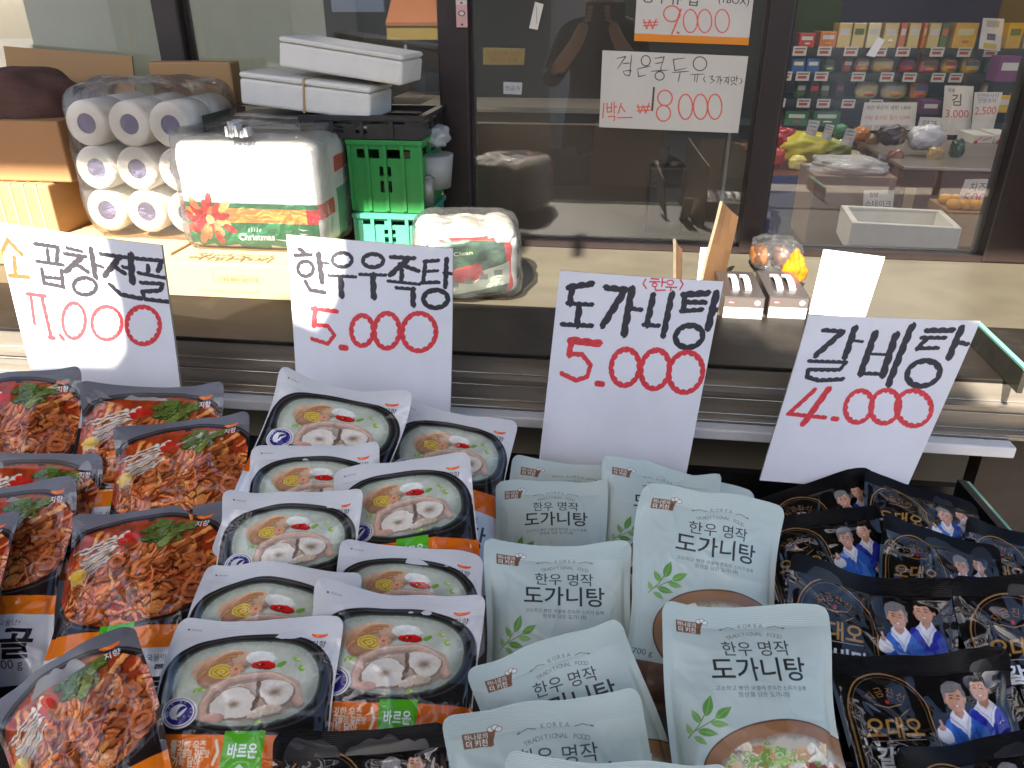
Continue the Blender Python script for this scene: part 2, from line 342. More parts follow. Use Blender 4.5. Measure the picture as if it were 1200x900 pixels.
    def stroke(s, pts, wd, col, al=1, tube=0, clip=None, scallop=0, taper=0, nz=0, seed=0, cap=True, drk=.35):
        """A line through pts; tube>0 shades it like a round strand, scallop gives a felt marker's bumpy edge."""
        pts = [tuple(p) for p in pts]
        xs = [p[0] for p in pts]; ys = [p[1] for p in pts]; g = wd*(1+scallop)
        bb = s.box(min(xs)-g, min(ys)-g, max(xs)+g, max(ys)+g)
        if bb is None: return
        sl, X, Y = bb; best = np.full((Y.shape[0], X.shape[1]), 9., np.float32); side = np.zeros_like(best); T = np.zeros_like(best)
        L = [0]
        for a, b in zip(pts, pts[1:]): L.append(L[-1]+math.hypot(b[0]-a[0], b[1]-a[1]))
        tot = max(L[-1], 1e-6)
        for k, (a, b) in enumerate(zip(pts, pts[1:])):
            dx, dy = b[0]-a[0], b[1]-a[1]; l2 = dx*dx+dy*dy+1e-12
            t = ((X-a[0])*dx+(Y-a[1])*dy)/l2; tc = np.clip(t, 0, 1)
            ex = X-a[0]-tc*dx; ey = Y-a[1]-tc*dy; d = np.sqrt(ex*ex+ey*ey)
            u = d < best; best = np.where(u, d, best)
            side = np.where(u, (dx*ey-dy*ex)/math.sqrt(l2), side); T = np.where(u, L[k]+tc*math.sqrt(l2), T)
        hw = wd/2*np.ones_like(best)
        if taper: hw = hw*(1-taper*np.abs(T/tot*2-1)**2)
        if scallop: hw = hw*(1+scallop*np.where(side < 0, np.abs(np.sin(T/wd*1.7+seed)), .12*np.sin(T/wd*5+seed)))
        m = np.clip(.5+(hw-best)*s.w, 0, 1)
        if clip is not None: m = m*clip[sl]
        c = np.broadcast_to(s2l(col), best.shape+(3,)).copy()
        if tube:
            q = np.clip(best/np.maximum(hw, 1e-6), 0, 1); c *= (1-tube*q**2+tube*.35*np.clip(-side/np.maximum(hw, 1e-6), -1, 1))[..., None]
        if nz: c *= (1+nz*(vnoise(*best.shape, 7, seed+5)-.5)*2)[..., None]
        s.put(sl, m, np.clip(c, 0, 1), al)
    def text(s, st, x, y, w=None, h=None, col=(20, 20, 20), bold=0., rot=0., shear=0., al=1, anchor='c', clip=None):
        m = text_mask(st, bold); mh, mw = m.shape
        if h is None: h = w*mh/mw
        if w is None: w = h*mw/mh
        ca, sa = math.cos(rot), math.sin(rot); R = math.hypot(w, h)*.5+abs(shear)*h
        if anchor == 'l': x = x+w/2*ca; y = y+w/2*sa
        bb = s.box(x-R, y-R, x+R, y+R)
        if bb is None: return
        sl, X, Y = bb; dx = X-x; dy = Y-y
        qy = -dx*sa+dy*ca; qx = dx*ca+dy*sa+shear*qy
        n = max(1, int(round(mh/(h*s.w)*.8)))                       # shrink the mask towards the print's own resolution
        if n > 1:
            hh, ww = mh//n*n, mw//n*n; mm = m[:hh, :ww].reshape(hh//n, n, ww//n, n).mean((1, 3)); fh, fw_ = mm.shape; 
        else: mm = m; fh, fw_ = mh, mw
        fx = (qx/w+.5)*fw_-.5; fy = (qy/h+.5)*fh-.5
        ok = (fx > -1) & (fx < fw_) & (fy > -1) & (fy < fh)
        mp = np.pad(mm, 1); fx = np.clip(fx+1, 0, fw_+.99); fy = np.clip(fy+1, 0, fh+.99)
        x0 = fx.astype(int); y0 = fy.astype(int); tx = fx-x0; ty = fy-y0
        v = (mp[y0, x0]*(1-tx)+mp[y0, x0+1]*tx)*(1-ty)+(mp[y0+1, x0]*(1-tx)+mp[y0+1, x0+1]*tx)*ty
        v = v*ok
        if clip is not None: v = v*clip[sl]
        s.put(sl, v, col, al)
    def arctext(s, st, cx, cy, r, a0, a1, h, col, al=1):
        n = len(st)
        for i, ch in enumerate(st):
            if ch == ' ': continue
            a = a0+(a1-a0)*i/max(n-1, 1)
            m = text_mask(ch); 
            s.text(ch, cx+r*math.sin(a), cy-r*math.cos(a), h=h*(.25 if ch in '.-' else 1), col=col, rot=a, al=al)
    def warp(s, y0, y1, amp, cell, seed, mask=None):
        """wobbles the picture between y0 and y1 so that no shape in it stays a perfect curve"""
        a, b = int(y0*s.w), int(y1*s.w); h = b-a
        dx = (vnoise(h, s.w, cell*s.w, seed, 4)-.5)*2*amp*s.w; dy = (vnoise(h, s.w, cell*s.w, seed+9, 4)-.5)*2*amp*s.w
        if mask is not None: dx = dx*mask[a:b]; dy = dy*mask[a:b]
        X = np.clip(np.arange(s.w)[None]+dx, 0, s.w-1.01); Y = np.clip(np.arange(a, b)[:, None]+dy, 0, s.h-1.01)
        x0 = X.astype(int); y0_ = Y.astype(int); tx = (X-x0)[..., None]; ty = (Y-y0_)[..., None]; c = s.c
        s.c[a:b] = ((c[y0_, x0]*(1-tx)+c[y0_, x0+1]*tx)*(1-ty)+(c[y0_+1, x0]*(1-tx)+c[y0_+1, x0+1]*tx)*ty)
    def squeeze(s, ys, yt):
        """rows above ys are pressed together to end at yt, the rest is stretched"""
        yo = (np.arange(s.h)+.5)/s.w; src = np.where(yo < yt, yo*ys/yt, ys+(yo-yt)*(s.A-ys)/(s.A-yt))*s.w-.5
        src = np.clip(src, 0, s.h-1.01); i = src.astype(int); t = (src-i)[:, None, None]; s.c = s.c[i]*(1-t)+s.c[i+1]*t
    def grain(s, amp, seed):
        s.c *= (1+amp*(vnoise(s.h, s.w, 3, seed, 2)-.5)*2)[..., None]
    def mul(s, m): s.c *= m[..., None]
    def image(s, name):
        im = bpy.data.images.new(name, s.w, s.h, float_buffer=False)
        c = np.clip(s.c, 0, 1); c = np.where(c <= .0031308, c*12.92, 1.055*c**(1/2.4)-.055)
        px = np.ones((s.h, s.w, 4), np.float32); px[..., :3] = c[::-1]
        im.pixels.foreach_set(px.ravel()); im.update(); im.pack()
        return im
def curl(x, y, ln, ang, bend, n=9):
    """points of a bending strand"""
    out = [(x, y)]; a = ang
    for i in range(n):
        a += bend/n; x += math.cos(a)*ln/n; y += math.sin(a)*ln/n; out.append((x, y))
    return out
def smile(a, cx, cy, r, col1, col2):
    """small orange crescent mark with the two syllables under it"""
    pts = []
    for i in range(13):
        t = math.radians(10+160*i/12); pts.append((cx+r*math.cos(t), cy+r*.55*math.sin(t)))
    for i in range(13):
        t = math.radians(170-160*i/12); pts.append((cx+r*.95*math.cos(t), cy-r*.12+r*.22*math.sin(t)))
    a.poly(pts, col1)
    a.ell(cx-r*.35, cy+r*.22, r*.42, r*.16, col2, rot=.5, soft=.5, al=.6)
def leaf_bunch(a, cx, cy, R, n, seed, clip=None):
    rg = random.Random(seed)
    for i in range(n):
        g = rg.random(); col = (58+66*g, 84+52*g, 30+28*g)
        x = cx+rg.gauss(0, R*.42); y = cy+rg.gauss(0, R*.22); l = R*rg.uniform(.35, .62); an = rg.uniform(-.7, .9)
        a.ell(x, y, l, l*.42, (col[0]*.45, col[1]*.45, col[2]*.4), rot=an, clip=clip)
        a.ell(x-l*.03, y-l*.06, l*.94, l*.36, col, rot=an, shade=.35, nz=.35, seed=seed+i, clip=clip)
        for k in (-.5, 0, .5):
            a.stroke([(x+math.cos(an)*l*(k-.2), y+math.sin(an)*l*(k-.2)), (x+math.cos(an+.7)*l*.3+math.cos(an)*l*k, y+math.sin(an+.7)*l*.3+math.sin(an)*l*k)], l*.05, (150, 190, 110), al=.5, clip=clip)
def green_tag(a, x0, y0, x1, y1):
    a.poly([(x0, y0), (x1, y0), (x1, y1-.01), ((x0+x1)/2, y1+.012), (x0, y1-.01)], (88, 178, 36))
    a.text('바르온', (x0+x1)/2, (y0+y1)/2+.002, w=(x1-x0)*.72, col=(250, 252, 246), bold=.018)
    a.poly([((x0+x1)/2-.03, y1-.016), ((x0+x1)/2-.005, y1-.03), ((x0+x1)/2+.02, y1-.016)], (240, 250, 230), al=.8)
PW, PH = 448, 640
def art_stew(seed):
    rg = random.Random(seed); a = Art(PW, PH, (104, 103, 108)); A = a.A
    a.mul(1+.10*(vnoise(PH, PW, 120, seed)-.5))
    d = a.ellmask(.5, .425, .575, .385, power=2.5)
    Y = (np.arange(PH)+.5)[:, None]/PW*np.ones((1, PW))
    dark = np.maximum(1-sm(.985, 1.0, d), sm(.52, .54, Y))
    a.put(np.s_[:, :], dark.astype(np.float32), (34, 20, 20))
    rim = np.exp(-((d-.965)/.012)**2)*.35; a.put(np.s_[:, :], rim.astype(np.float32), (120, 112, 112))
    inn = (1-sm(.90, .915, d)).astype(np.float32)
    n = vnoise(PH, PW, 26, seed+1, 4)
    sauce = s2l((170, 62, 22))*(.45+1.0*n[..., None]); a.put(np.s_[:, :], inn, np.clip(sauce, 0, 1))
    # tripe strands, back to front
    for i in range(170):
        y = .29+.46*(i/170.)+rg.uniform(-.03, .03); x = rg.uniform(.03, .97)
        g = rg.random(); k = .6+.68*g
        col = (min(255, 246*k), min(255, 130*k), min(255, 62*k))
        st = curl(x, y, rg.uniform(.12, .30), rg.uniform(-.7, .6), rg.uniform(-2.6, 2.6))
        w = rg.uniform(.016, .046)
        a.stroke([(p[0]+.004, p[1]+.009) for p in st], w*1.1, (64, 17, 8), al=.75, clip=inn)
        a.stroke(st, w, col, tube=.5, clip=inn, nz=.28, seed=i)
        a.stroke([(p[0]-w*.1, p[1]-w*.22) for p in st[1:-1]], w*.16, (255, 214, 172), al=.45*g, clip=inn)
    for i in range(110):                                             # thin shreds and drips of sauce
        x, y = rg.uniform(.02, .98), rg.uniform(.28, .76); st = curl(x, y, rg.uniform(.04, .14), rg.uniform(-1.2, 1.2), rg.uniform(-1.5, 1.5)); k = rg.uniform(.4, 1.15)
        a.stroke(st, rg.uniform(.007, .016), rg.choice([(236*min(k, 1), 140*k, 84*k), (170*k, 50*k, 22*k), (120*k, 30*k, 14*k), (232*min(k, 1), 120*k, 50*k)]), tube=.4, clip=inn, taper=.6)
    for i in range(6):                                               # rings
        x, y = rg.uniform(.1, .92), rg.uniform(.36, .70); r = rg.uniform(.03, .055); k = rg.uniform(.75, 1.15)
        ring = [(x+r*math.cos(t*.5), y+r*.75*math.sin(t*.5)) for t in range(14)]
        a.stroke([(p[0]+.003, p[1]+.007) for p in ring], .034, (64, 17, 8), al=.7, clip=inn)
        a.stroke(ring, .030, (min(255, 226*k), 126*k, 74*k), tube=.5, clip=inn, nz=.2, seed=i)
    for i in range(13):                                              # enoki mushrooms upper left
        y0 = .16+.017*i; st = curl(.36+rg.uniform(-.06, .03), y0, rg.uniform(.2, .30), math.pi-.45+rg.uniform(-.12, .12), rg.uniform(-.3, .3))
        a.stroke([(p[0], p[1]+.006) for p in st], .019, (70, 48, 34), al=.6, clip=inn)
        a.stroke(st, .0165, (226, 206, 182), tube=.45, clip=inn)
        a.ell(st[0][0], st[0][1], .016, .012, (236, 224, 200), shade=.3, clip=inn)
    a.ell(.10, .43, .075, .05, (226, 196, 110), shade=.3, clip=inn); a.ell(.10, .43, .045, .03, (240, 190, 60), shade=.4, clip=inn)
    for x, y, an in ((.40, .19, .2), (.45, .215, -.3), (.37, .225, .5)): a.ell(x, y, .045, .023, (206, 40, 28), rot=an, shade=.45, clip=inn)
    leaf_bunch(a, .64, .20, .165, 18, seed+3, clip=inn)
    for i in range(90):                                              # wet glints printed in the photograph
        x, y = rg.uniform(.05, .95), rg.uniform(.34, .72); a.ell(x, y, rg.uniform(.002, .007), .002, (255, 226, 200), rot=rg.uniform(-1, 1), al=.55, clip=inn)
    a.warp(.05, .79, .024, .075, seed+40, mask=inn); a.warp(.05, .79, .007, .022, seed+41, mask=inn)
    a.put(np.s_[:, :], inn*np.clip((vnoise(PH, PW, 90, seed+50)-.45)*2.2, 0, .5), (70, 18, 8)); a.c *= (1+.35*inn*(vnoise(PH, PW, 9, seed+51, 3)-.5))[..., None]
    smile(a, .865, .085, .052, (240, 110, 34), (250, 160, 60))
    a.text('지향', .865, .148, w=.085, col=(236, 232, 228), bold=.012)
    a.rect(-.1, .80, 1.1, .925, (238, 124, 22))
    a.rect(-.1, .925, 1.1, A+.1, (214, 216, 220))
    green_tag(a, .36, .77, .60, .93)
    a.text('소곱창, 우거지, 야채로 맛을 낸 진한 국물맛!', .08, .982, w=.74, col=(60, 58, 58), anchor='l')
    a.ell(.075, 1.06, .05, .055, (236, 120, 30)); a.text('소', .075, 1.06, w=.05, col=(250, 246, 240), bold=.02)
    a.text('곱창전골', .53, 1.105, w=.74, col=(22, 20, 22), bold=.03, shear=.12)
    a.text('소곱창 22%  우거지 8%', .32, 1.235, w=.40, col=(96, 94, 96)); a.text('800 g', .76, 1.24, w=.16, col=(70, 68, 70))
    a.rect(-.1, A-.07, 1.1, A+.1, (26, 28, 30))
    return a
def art_soup(seed):
    rg = random.Random(seed); a = Art(PW, PH, (206, 204, 202)); A = a.A
    a.mul(1+.06*(vnoise(PH, PW, 120, seed)-.5))
    Y = (np.arange(PH)+.5)[:, None]/PW*np.ones((1, PW)); X = (np.arange(PW)+.5)[None]/PW*np.ones((PH, 1))
    d = a.ellmask(.50, .455, .492, .350, power=2.3)
    side = sm(.50, .56, Y)*sm(.18, .22, np.abs(X-.44)+.0)*0
    blk = np.maximum(1-sm(.985, 1.0, d), ((Y > .47) & (np.abs(X-.5) < .492)).astype(float))
    a.put(np.s_[:, :], blk.astype(np.float32), (26, 23, 23))
    a.put(np.s_[:, :], (np.exp(-((d-.94)/.014)**2)*.5*(Y < .8)).astype(np.float32), (92, 88, 86))
    inn = (1-sm(.815, .835, d)).astype(np.float32)
    n = vnoise(PH, PW, 60, seed+1, 3)
    br = s2l((196, 200, 180))*(.72+.5*n[..., None]); a.put(np.s_[:, :], inn, np.clip(br, 0, 1))
    a.put(np.s_[:, :], (np.exp(-((d-.80)/.05)**2)*.6).astype(np.float32), (128, 138, 122))
    for i in range(46):
        x, y = rg.uniform(.1, .9), rg.uniform(.2, .74); a.ell(x, y, rg.uniform(.006, .02), rg.uniform(.004, .012), rg.choice([(226, 226, 196), (180, 196, 120), (214, 206, 180), (200, 188, 160)]), rot=rg.uniform(0, 3), al=.5, clip=inn)
    for i in range(60):                                              # froth against the rim
        t = rg.uniform(math.pi*1.05, math.pi*1.95); a.ell(.5+.405*math.cos(t), .455+.285*math.sin(t), .004, .003, (240, 240, 228), al=.6, clip=inn)
    # meat behind, rind, cut bones
    def lump(cx, cy, rx, ry, col, rot=0, nz=.2, k=.5):
        a.ell(cx+.006, cy+.014, rx*1.03, ry*1.03, (120, 104, 88), rot=rot, al=.55, soft=.15, clip=inn)
        a.ell(cx, cy, rx, ry, col, rot=rot, shade=k, nz=nz, seed=int(cx*999), clip=inn)
    lump(.345, .34, .175, .095, (196, 160, 128), rot=-.35); lump(.42, .29, .13, .06, (206, 170, 138), rot=.1)
    lump(.30, .40, .085, .10, (186, 138, 104), rot=.3)
    for i in range(5):
        st = curl(.23+.02*i, .44-.035*i, .13, -1.2+.1*i, .8); a.stroke(st, .024, (206, 146, 98), tube=.5, clip=inn, nz=.15, seed=i)
    lump(.55, .29, .09, .055, (228, 226, 214), rot=.1, nz=.12)
    a.ell(.60, .30, .055, .03, (236, 236, 224), soft=.4, al=.8, clip=inn)
    lump(.585, .55, .25, .16, (196, 172, 152), rot=-.12)
    def bone(cx, cy, rx, ry, rot, mr, seed_):
        pts = []; rb = random.Random(seed_)
        for t in range(24):
            an = t/24*6.283; k = 1+.09*math.cos(3*an+seed_)+.05*math.sin(2*an+1); x, y = rx*k*math.cos(an), ry*k*math.sin(an)
            pts.append((cx+x*math.cos(rot)-y*math.sin(rot), cy+x*math.sin(rot)+y*math.cos(rot)))
        a.poly([(p[0]*1.0+(p[0]-cx)*.10, p[1]+(p[1]-cy)*.10+.006) for p in pts], (150, 126, 106), clip=inn)
        a.poly(pts, (232, 220, 202), clip=inn)
        a.ell(cx-.2*rx, cy-.3*ry, rx*.6, ry*.5, (244, 236, 222), rot=rot, soft=.9, al=.6, clip=inn)
        a.ell(cx, cy+.05*ry, mr*1.5, mr*1.2, (206, 186, 160), soft=.9, al=.8, nz=.3, seed=seed_, clip=inn); a.ell(cx, cy+.05*ry, mr, mr*.85, (128, 100, 78), soft=.95, al=.85, nz=.6, seed=seed_+1, clip=inn)
        for t in range(18):
            an = t/18*6.283; a.stroke([(cx+mr*.5*math.cos(an), cy+mr*.45*math.sin(an)), (cx+mr*rb.uniform(1.2, 2.0)*math.cos(an), cy+mr*rb.uniform(1.0, 1.6)*math.sin(an))], .0035, (160, 134, 110), al=.45, taper=.9, clip=inn)
    for i in range(16):
        x, y = rg.uniform(.40, .80), rg.uniform(.46, .66); a.ell(x, y, rg.uniform(.02, .05), rg.uniform(.012, .03), rg.choice([(176, 148, 126), (212, 190, 168), (158, 132, 114), (222, 204, 184)]), rot=rg.uniform(0, 3), shade=.35, nz=.3, seed=i, clip=inn)
    st = [(.315, .685), (.295, .60), (.325, .51), (.40, .445), (.50, .415), (.61, .41), (.71, .435), (.785, .50), (.81, .58)]
    a.stroke([(p[0], p[1]+.014) for p in st], .066, (132, 102, 88), al=.6, clip=inn); a.stroke(st, .058, (216, 178, 154), tube=.35, clip=inn, nz=.14, seed=3)
    a.stroke([(p[0]-.004, p[1]-.014) for p in st[1:-1]], .010, (240, 214, 196), al=.6, clip=inn)
    bone(.455, .60, .120, .105, -.3, .032, 4); bone(.68, .525, .105, .086, .35, .044, 9)
    lump(.66, .645, .085, .036, (206, 186, 160), rot=-.2, nz=.35); lump(.585, .675, .05, .025, (214, 198, 174), nz=.3); lump(.36, .69, .05, .035, (206, 160, 140), nz=.2)
    a.stroke([(.572, .47), (.583, .55), (.565, .64)], .026, (122, 98, 82), tube=.3, clip=inn, nz=.4, seed=2)
    # garnish
    for k in range(5):
        r = .058-.011*k; ring = [(.345+r*1.1*math.cos(t*.5+k), .385+r*.8*math.sin(t*.5+k)) for t in range(12)]
        a.stroke(ring, .013, (236, 206, 96) if k % 2 == 0 else (200, 156, 50), tube=.3, clip=inn)
    for t in range(7): a.ell(.425+.026*math.cos(t*.9), .365+.02*math.sin(t*.9), .022, .014, (222, 158, 122), rot=t*.9, shade=.4, clip=inn)
    a.ell(.425, .365, .012, .01, (180, 104, 74), clip=inn)
    a.ell(.58, .345, .078, .030, (120, 14, 14), rot=.06, clip=inn); a.ell(.578, .341, .074, .027, (206, 30, 28), rot=.06, shade=.5, clip=inn)
    a.ell(.56, .343, .032, .010, (120, 16, 16), rot=.06, clip=inn); a.ell(.556, .343, .008, .005, (234, 204, 120), clip=inn); a.ell(.68, .335, .026, .018, (120, 164, 60), rot=-.6, shade=.3, clip=inn)
    for x, y in ((.235, .52), (.265, .515), (.61, .725), (.80, .36), (.76, .30)): a.ell(x, y, .026, .014, (150, 188, 70), rot=x*9, shade=.4, clip=inn); a.ell(x+.01, y, .012, .007, (214, 226, 160), clip=inn)
    a.warp(.1, .79, .012, .06, seed+40, mask=inn); a.warp(.1, .79, .005, .02, seed+41, mask=inn)
    a.c *= (1+.16*inn*(vnoise(PH, PW, 8, seed+51, 3)-.5))[..., None]
    # round seal at the lower left
    a.ell(.165, .665, .105, .105, (222, 218, 214)); a.ell(.165, .665, .094, .094, (120, 110, 130)); a.ell(.165, .665, .088, .088, (228, 224, 222)); a.ell(.165, .665, .080, .080, (44, 38, 120))
    a.arctext('정부보증 한우 100', .165, .665, .070, -1.9, 1.9, .014, (214, 206, 180), al=.9)
    a.poly([(.165+.055*math.cos(math.radians(t)), .665+.055*math.sin(math.radians(t))) for t in range(-230, -30, 12)]+[(.188+.036*math.cos(math.radians(t)), .672+.05*math.sin(math.radians(t))) for t in range(-40, -240, -12)], (226, 222, 214))
    a.stroke([(.128, .70), (.165, .685), (.205, .635)], .02, (232, 228, 216), taper=.7)
    a.text('■ 냉장보관', .115, .085, w=.085, col=(96, 94, 94))
    smile(a, .865, .125, .052, (232, 84, 34), (250, 150, 50)); a.text('지향', .868, .195, w=.09, col=(60, 56, 56), bold=.012)
    a.rect(-.1, .80, 1.1, .935, (234, 112, 22))
    for sx in (.10, .40): a.stroke([(sx, .825), (sx-.018 if sx < .2 else sx+.018, .865), (sx, .91)], .016, (246, 226, 190))
    a.text('쫄깃한 우족', .25, .842, w=.20, col=(248, 226, 190), bold=.03); a.text('진한 국물의 깊은맛', .25, .872, w=.25, col=(248, 226, 190), bold=.03); a.text('가득 담아', .25, .903, w=.16, col=(248, 226, 190), bold=.03)
    a.rect(-.1, .935, 1.1, A+.1, (216, 220, 226))
    green_tag(a, .44, .775, .67, .94)
    a.text('한우 뼈를 오래 고아 진한 국물맛!', .5, .985, w=.62, col=(60, 58, 58)); a.text('한우우족탕', .5, 1.10, w=.78, col=(22, 20, 22), bold=.014, shear=.12)
    a.text('한우우족 16%', .3, 1.235, w=.26, col=(96, 94, 96)); a.text('800 g', .76, 1.24, w=.16, col=(70, 68, 70))
    a.squeeze(.80, .635)
    return a
def art_jade(seed):
    rg = random.Random(seed); a = Art(PW, PH, (190, 203, 194)); A = a.A
    a.mul(1+.03*(vnoise(PH, PW, 160, seed)-.5))
    ink = (34, 36, 34)
    # brown name tag with a cook's hat
    a.rect(.085, .105, .235, .180, (122, 82, 54), r=.004); a.poly([(.20, .105), (.255, .10), (.225, .185), (.19, .18)], (122, 82, 54))
    for x, y in ((.228, .098), (.25, .092), (.268, .104)): a.ell(x, y, .020, .016, (122, 82, 54)); a.ell(x, y, .0165, .0125, (224, 228, 220))
    a.text('하나로의', .152, .125, w=.115, col=(230, 226, 214), bold=.01); a.text('더 키친', .152, .158, w=.105, col=(240, 238, 226), bold=.015)
    g = (120, 112, 96)
    a.arctext('KOREA', .55, .62, .50, -.125, .125, .024, g); a.arctext('TRADITIONAL FOOD', .55, .64, .465, -.34, .34, .024, g)
    for sx in (-1, 1): a.stroke([(.55+sx*.10, .137), (.55+sx*.14, .13), (.55+sx*.17, .142)], .005, g); a.ell(.55+sx*.185, .146, .014, .006, g, rot=sx*.3)
    a.text('한우 명작', .545, .272, w=.40, col=ink, bold=.002); a.text('도가니탕', .545, .40, w=.56, col=ink, bold=.012)
    a.text('고소하고 뽀얀 국물에 쫀득한 스지가 듬뿍', .545, .515, w=.54, col=(74, 76, 74)); a.text('정성을 담은 도가니탕', .545, .552, w=.30, col=(74, 76, 74))
    # sprig
    for p in (((.10, .80), (.16, .73), (.215, .635)), ((.13, .765), (.21, .715), (.30, .66))): a.stroke(p, .006, (104, 140, 70))
    def lf(x, y, l, an, c):
        pts = [(x+math.cos(an)*l*t+math.cos(an+1.57)*l*.21*math.sin(math.pi*t**.8)*sg, y+math.sin(an)*l*t+math.sin(an+1.57)*l*.21*math.sin(math.pi*t**.8)*sg) for sg, rr in ((1, range(11)), (-1, range(10, -1, -1))) for t in [q/10 for q in rr]]
        a.poly(pts, c); a.stroke([(x, y), (x+math.cos(an)*l*.9, y+math.sin(an)*l*.9)], .003, (150, 190, 110))
    for x, y, l, an, c in ((.20, .68, .13, -1.25, (86, 146, 52)), (.17, .72, .09, -2.0, (112, 164, 74)), (.25, .69, .12, -.6, (98, 156, 58)), (.22, .715, .10, .1, (120, 172, 84)), (.15, .76, .11, .15, (92, 150, 54)), (.12, .785, .07, -1.9, (130, 176, 96)), (.13, .79, .08, .6, (116, 168, 80))): lf(x, y, l, an, c)
    # bowl
    a.ell(.64, 1.035, .50, .345, (84, 54, 36)); a.ell(.64, 1.03, .49, .33, (142, 98, 62), shade=.3, nz=.12, seed=3)
    d = a.ellmask(.64, 1.045, .425, .275); inn = (1-sm(.975, 1, d)).astype(np.float32)
    a.put(np.s_[:, :], inn, (196, 186, 164)); a.put(np.s_[:, :], inn*(np.exp(-((d-.97)/.07)**2)).astype(np.float32)*.6, (96, 62, 40))
    for i in range(75):
        x = .64+rg.gauss(0, .17); y = .985+rg.gauss(0, .085); k = rg.random(); r = rg.uniform(.03, .07)
        col = rg.choice([(226, 196, 150), (232, 214, 184), (206, 160, 108), (238, 226, 204), (190, 122, 76)])
        a.ell(x+.004, y+.010, r*1.05, r*.72, (118, 76, 46), rot=k*3, al=.5, soft=.2, clip=inn); a.ell(x, y, r, r*.66, col, rot=k*3, shade=.45, nz=.2, seed=i, clip=inn)
        a.ell(x-r*.25, y-r*.25, r*.25, r*.1, (252, 246, 232), rot=k*3, al=.6, soft=.4, clip=inn)
    a.ell(.80, .985, .075, .055, (60, 14, 10), rot=.4, clip=inn); a.ell(.797, .98, .07, .05, (128, 30, 20), rot=.4, shade=.6, nz=.5, seed=5, clip=inn)
    a.ell(.33, 1.03, .05, .035, (128, 36, 22), rot=-.4, shade=.6, nz=.4, seed=6, clip=inn); a.ell(.92, 1.0, .06, .07, (176, 84, 44), shade=.5, nz=.4, seed=7, clip=inn)
    for i in range(46):
        x = .52+rg.gauss(0, .09); y = .90+rg.gauss(0, .045); r = rg.uniform(.012, .024)
        ring = [(x+r*math.cos(t), y+r*.7*math.sin(t)) for t in np.linspace(0, 6.3, 10)]
        a.stroke(ring, .009, rg.choice([(110, 168, 50), (150, 196, 84), (196, 220, 140)]), tube=.3, clip=inn)
    a.warp(.70, 1.26, .020, .05, seed+40, mask=inn); a.warp(.70, 1.26, .008, .02, seed+41, mask=inn)
    a.text('700 g', .10, 1.215, w=.12, col=(60, 54, 48)); 
    a.rect(-.1, 1.265, 1.1, A+.1, (104, 66, 44))
    a.squeeze(1.265, 1.15)
    return a
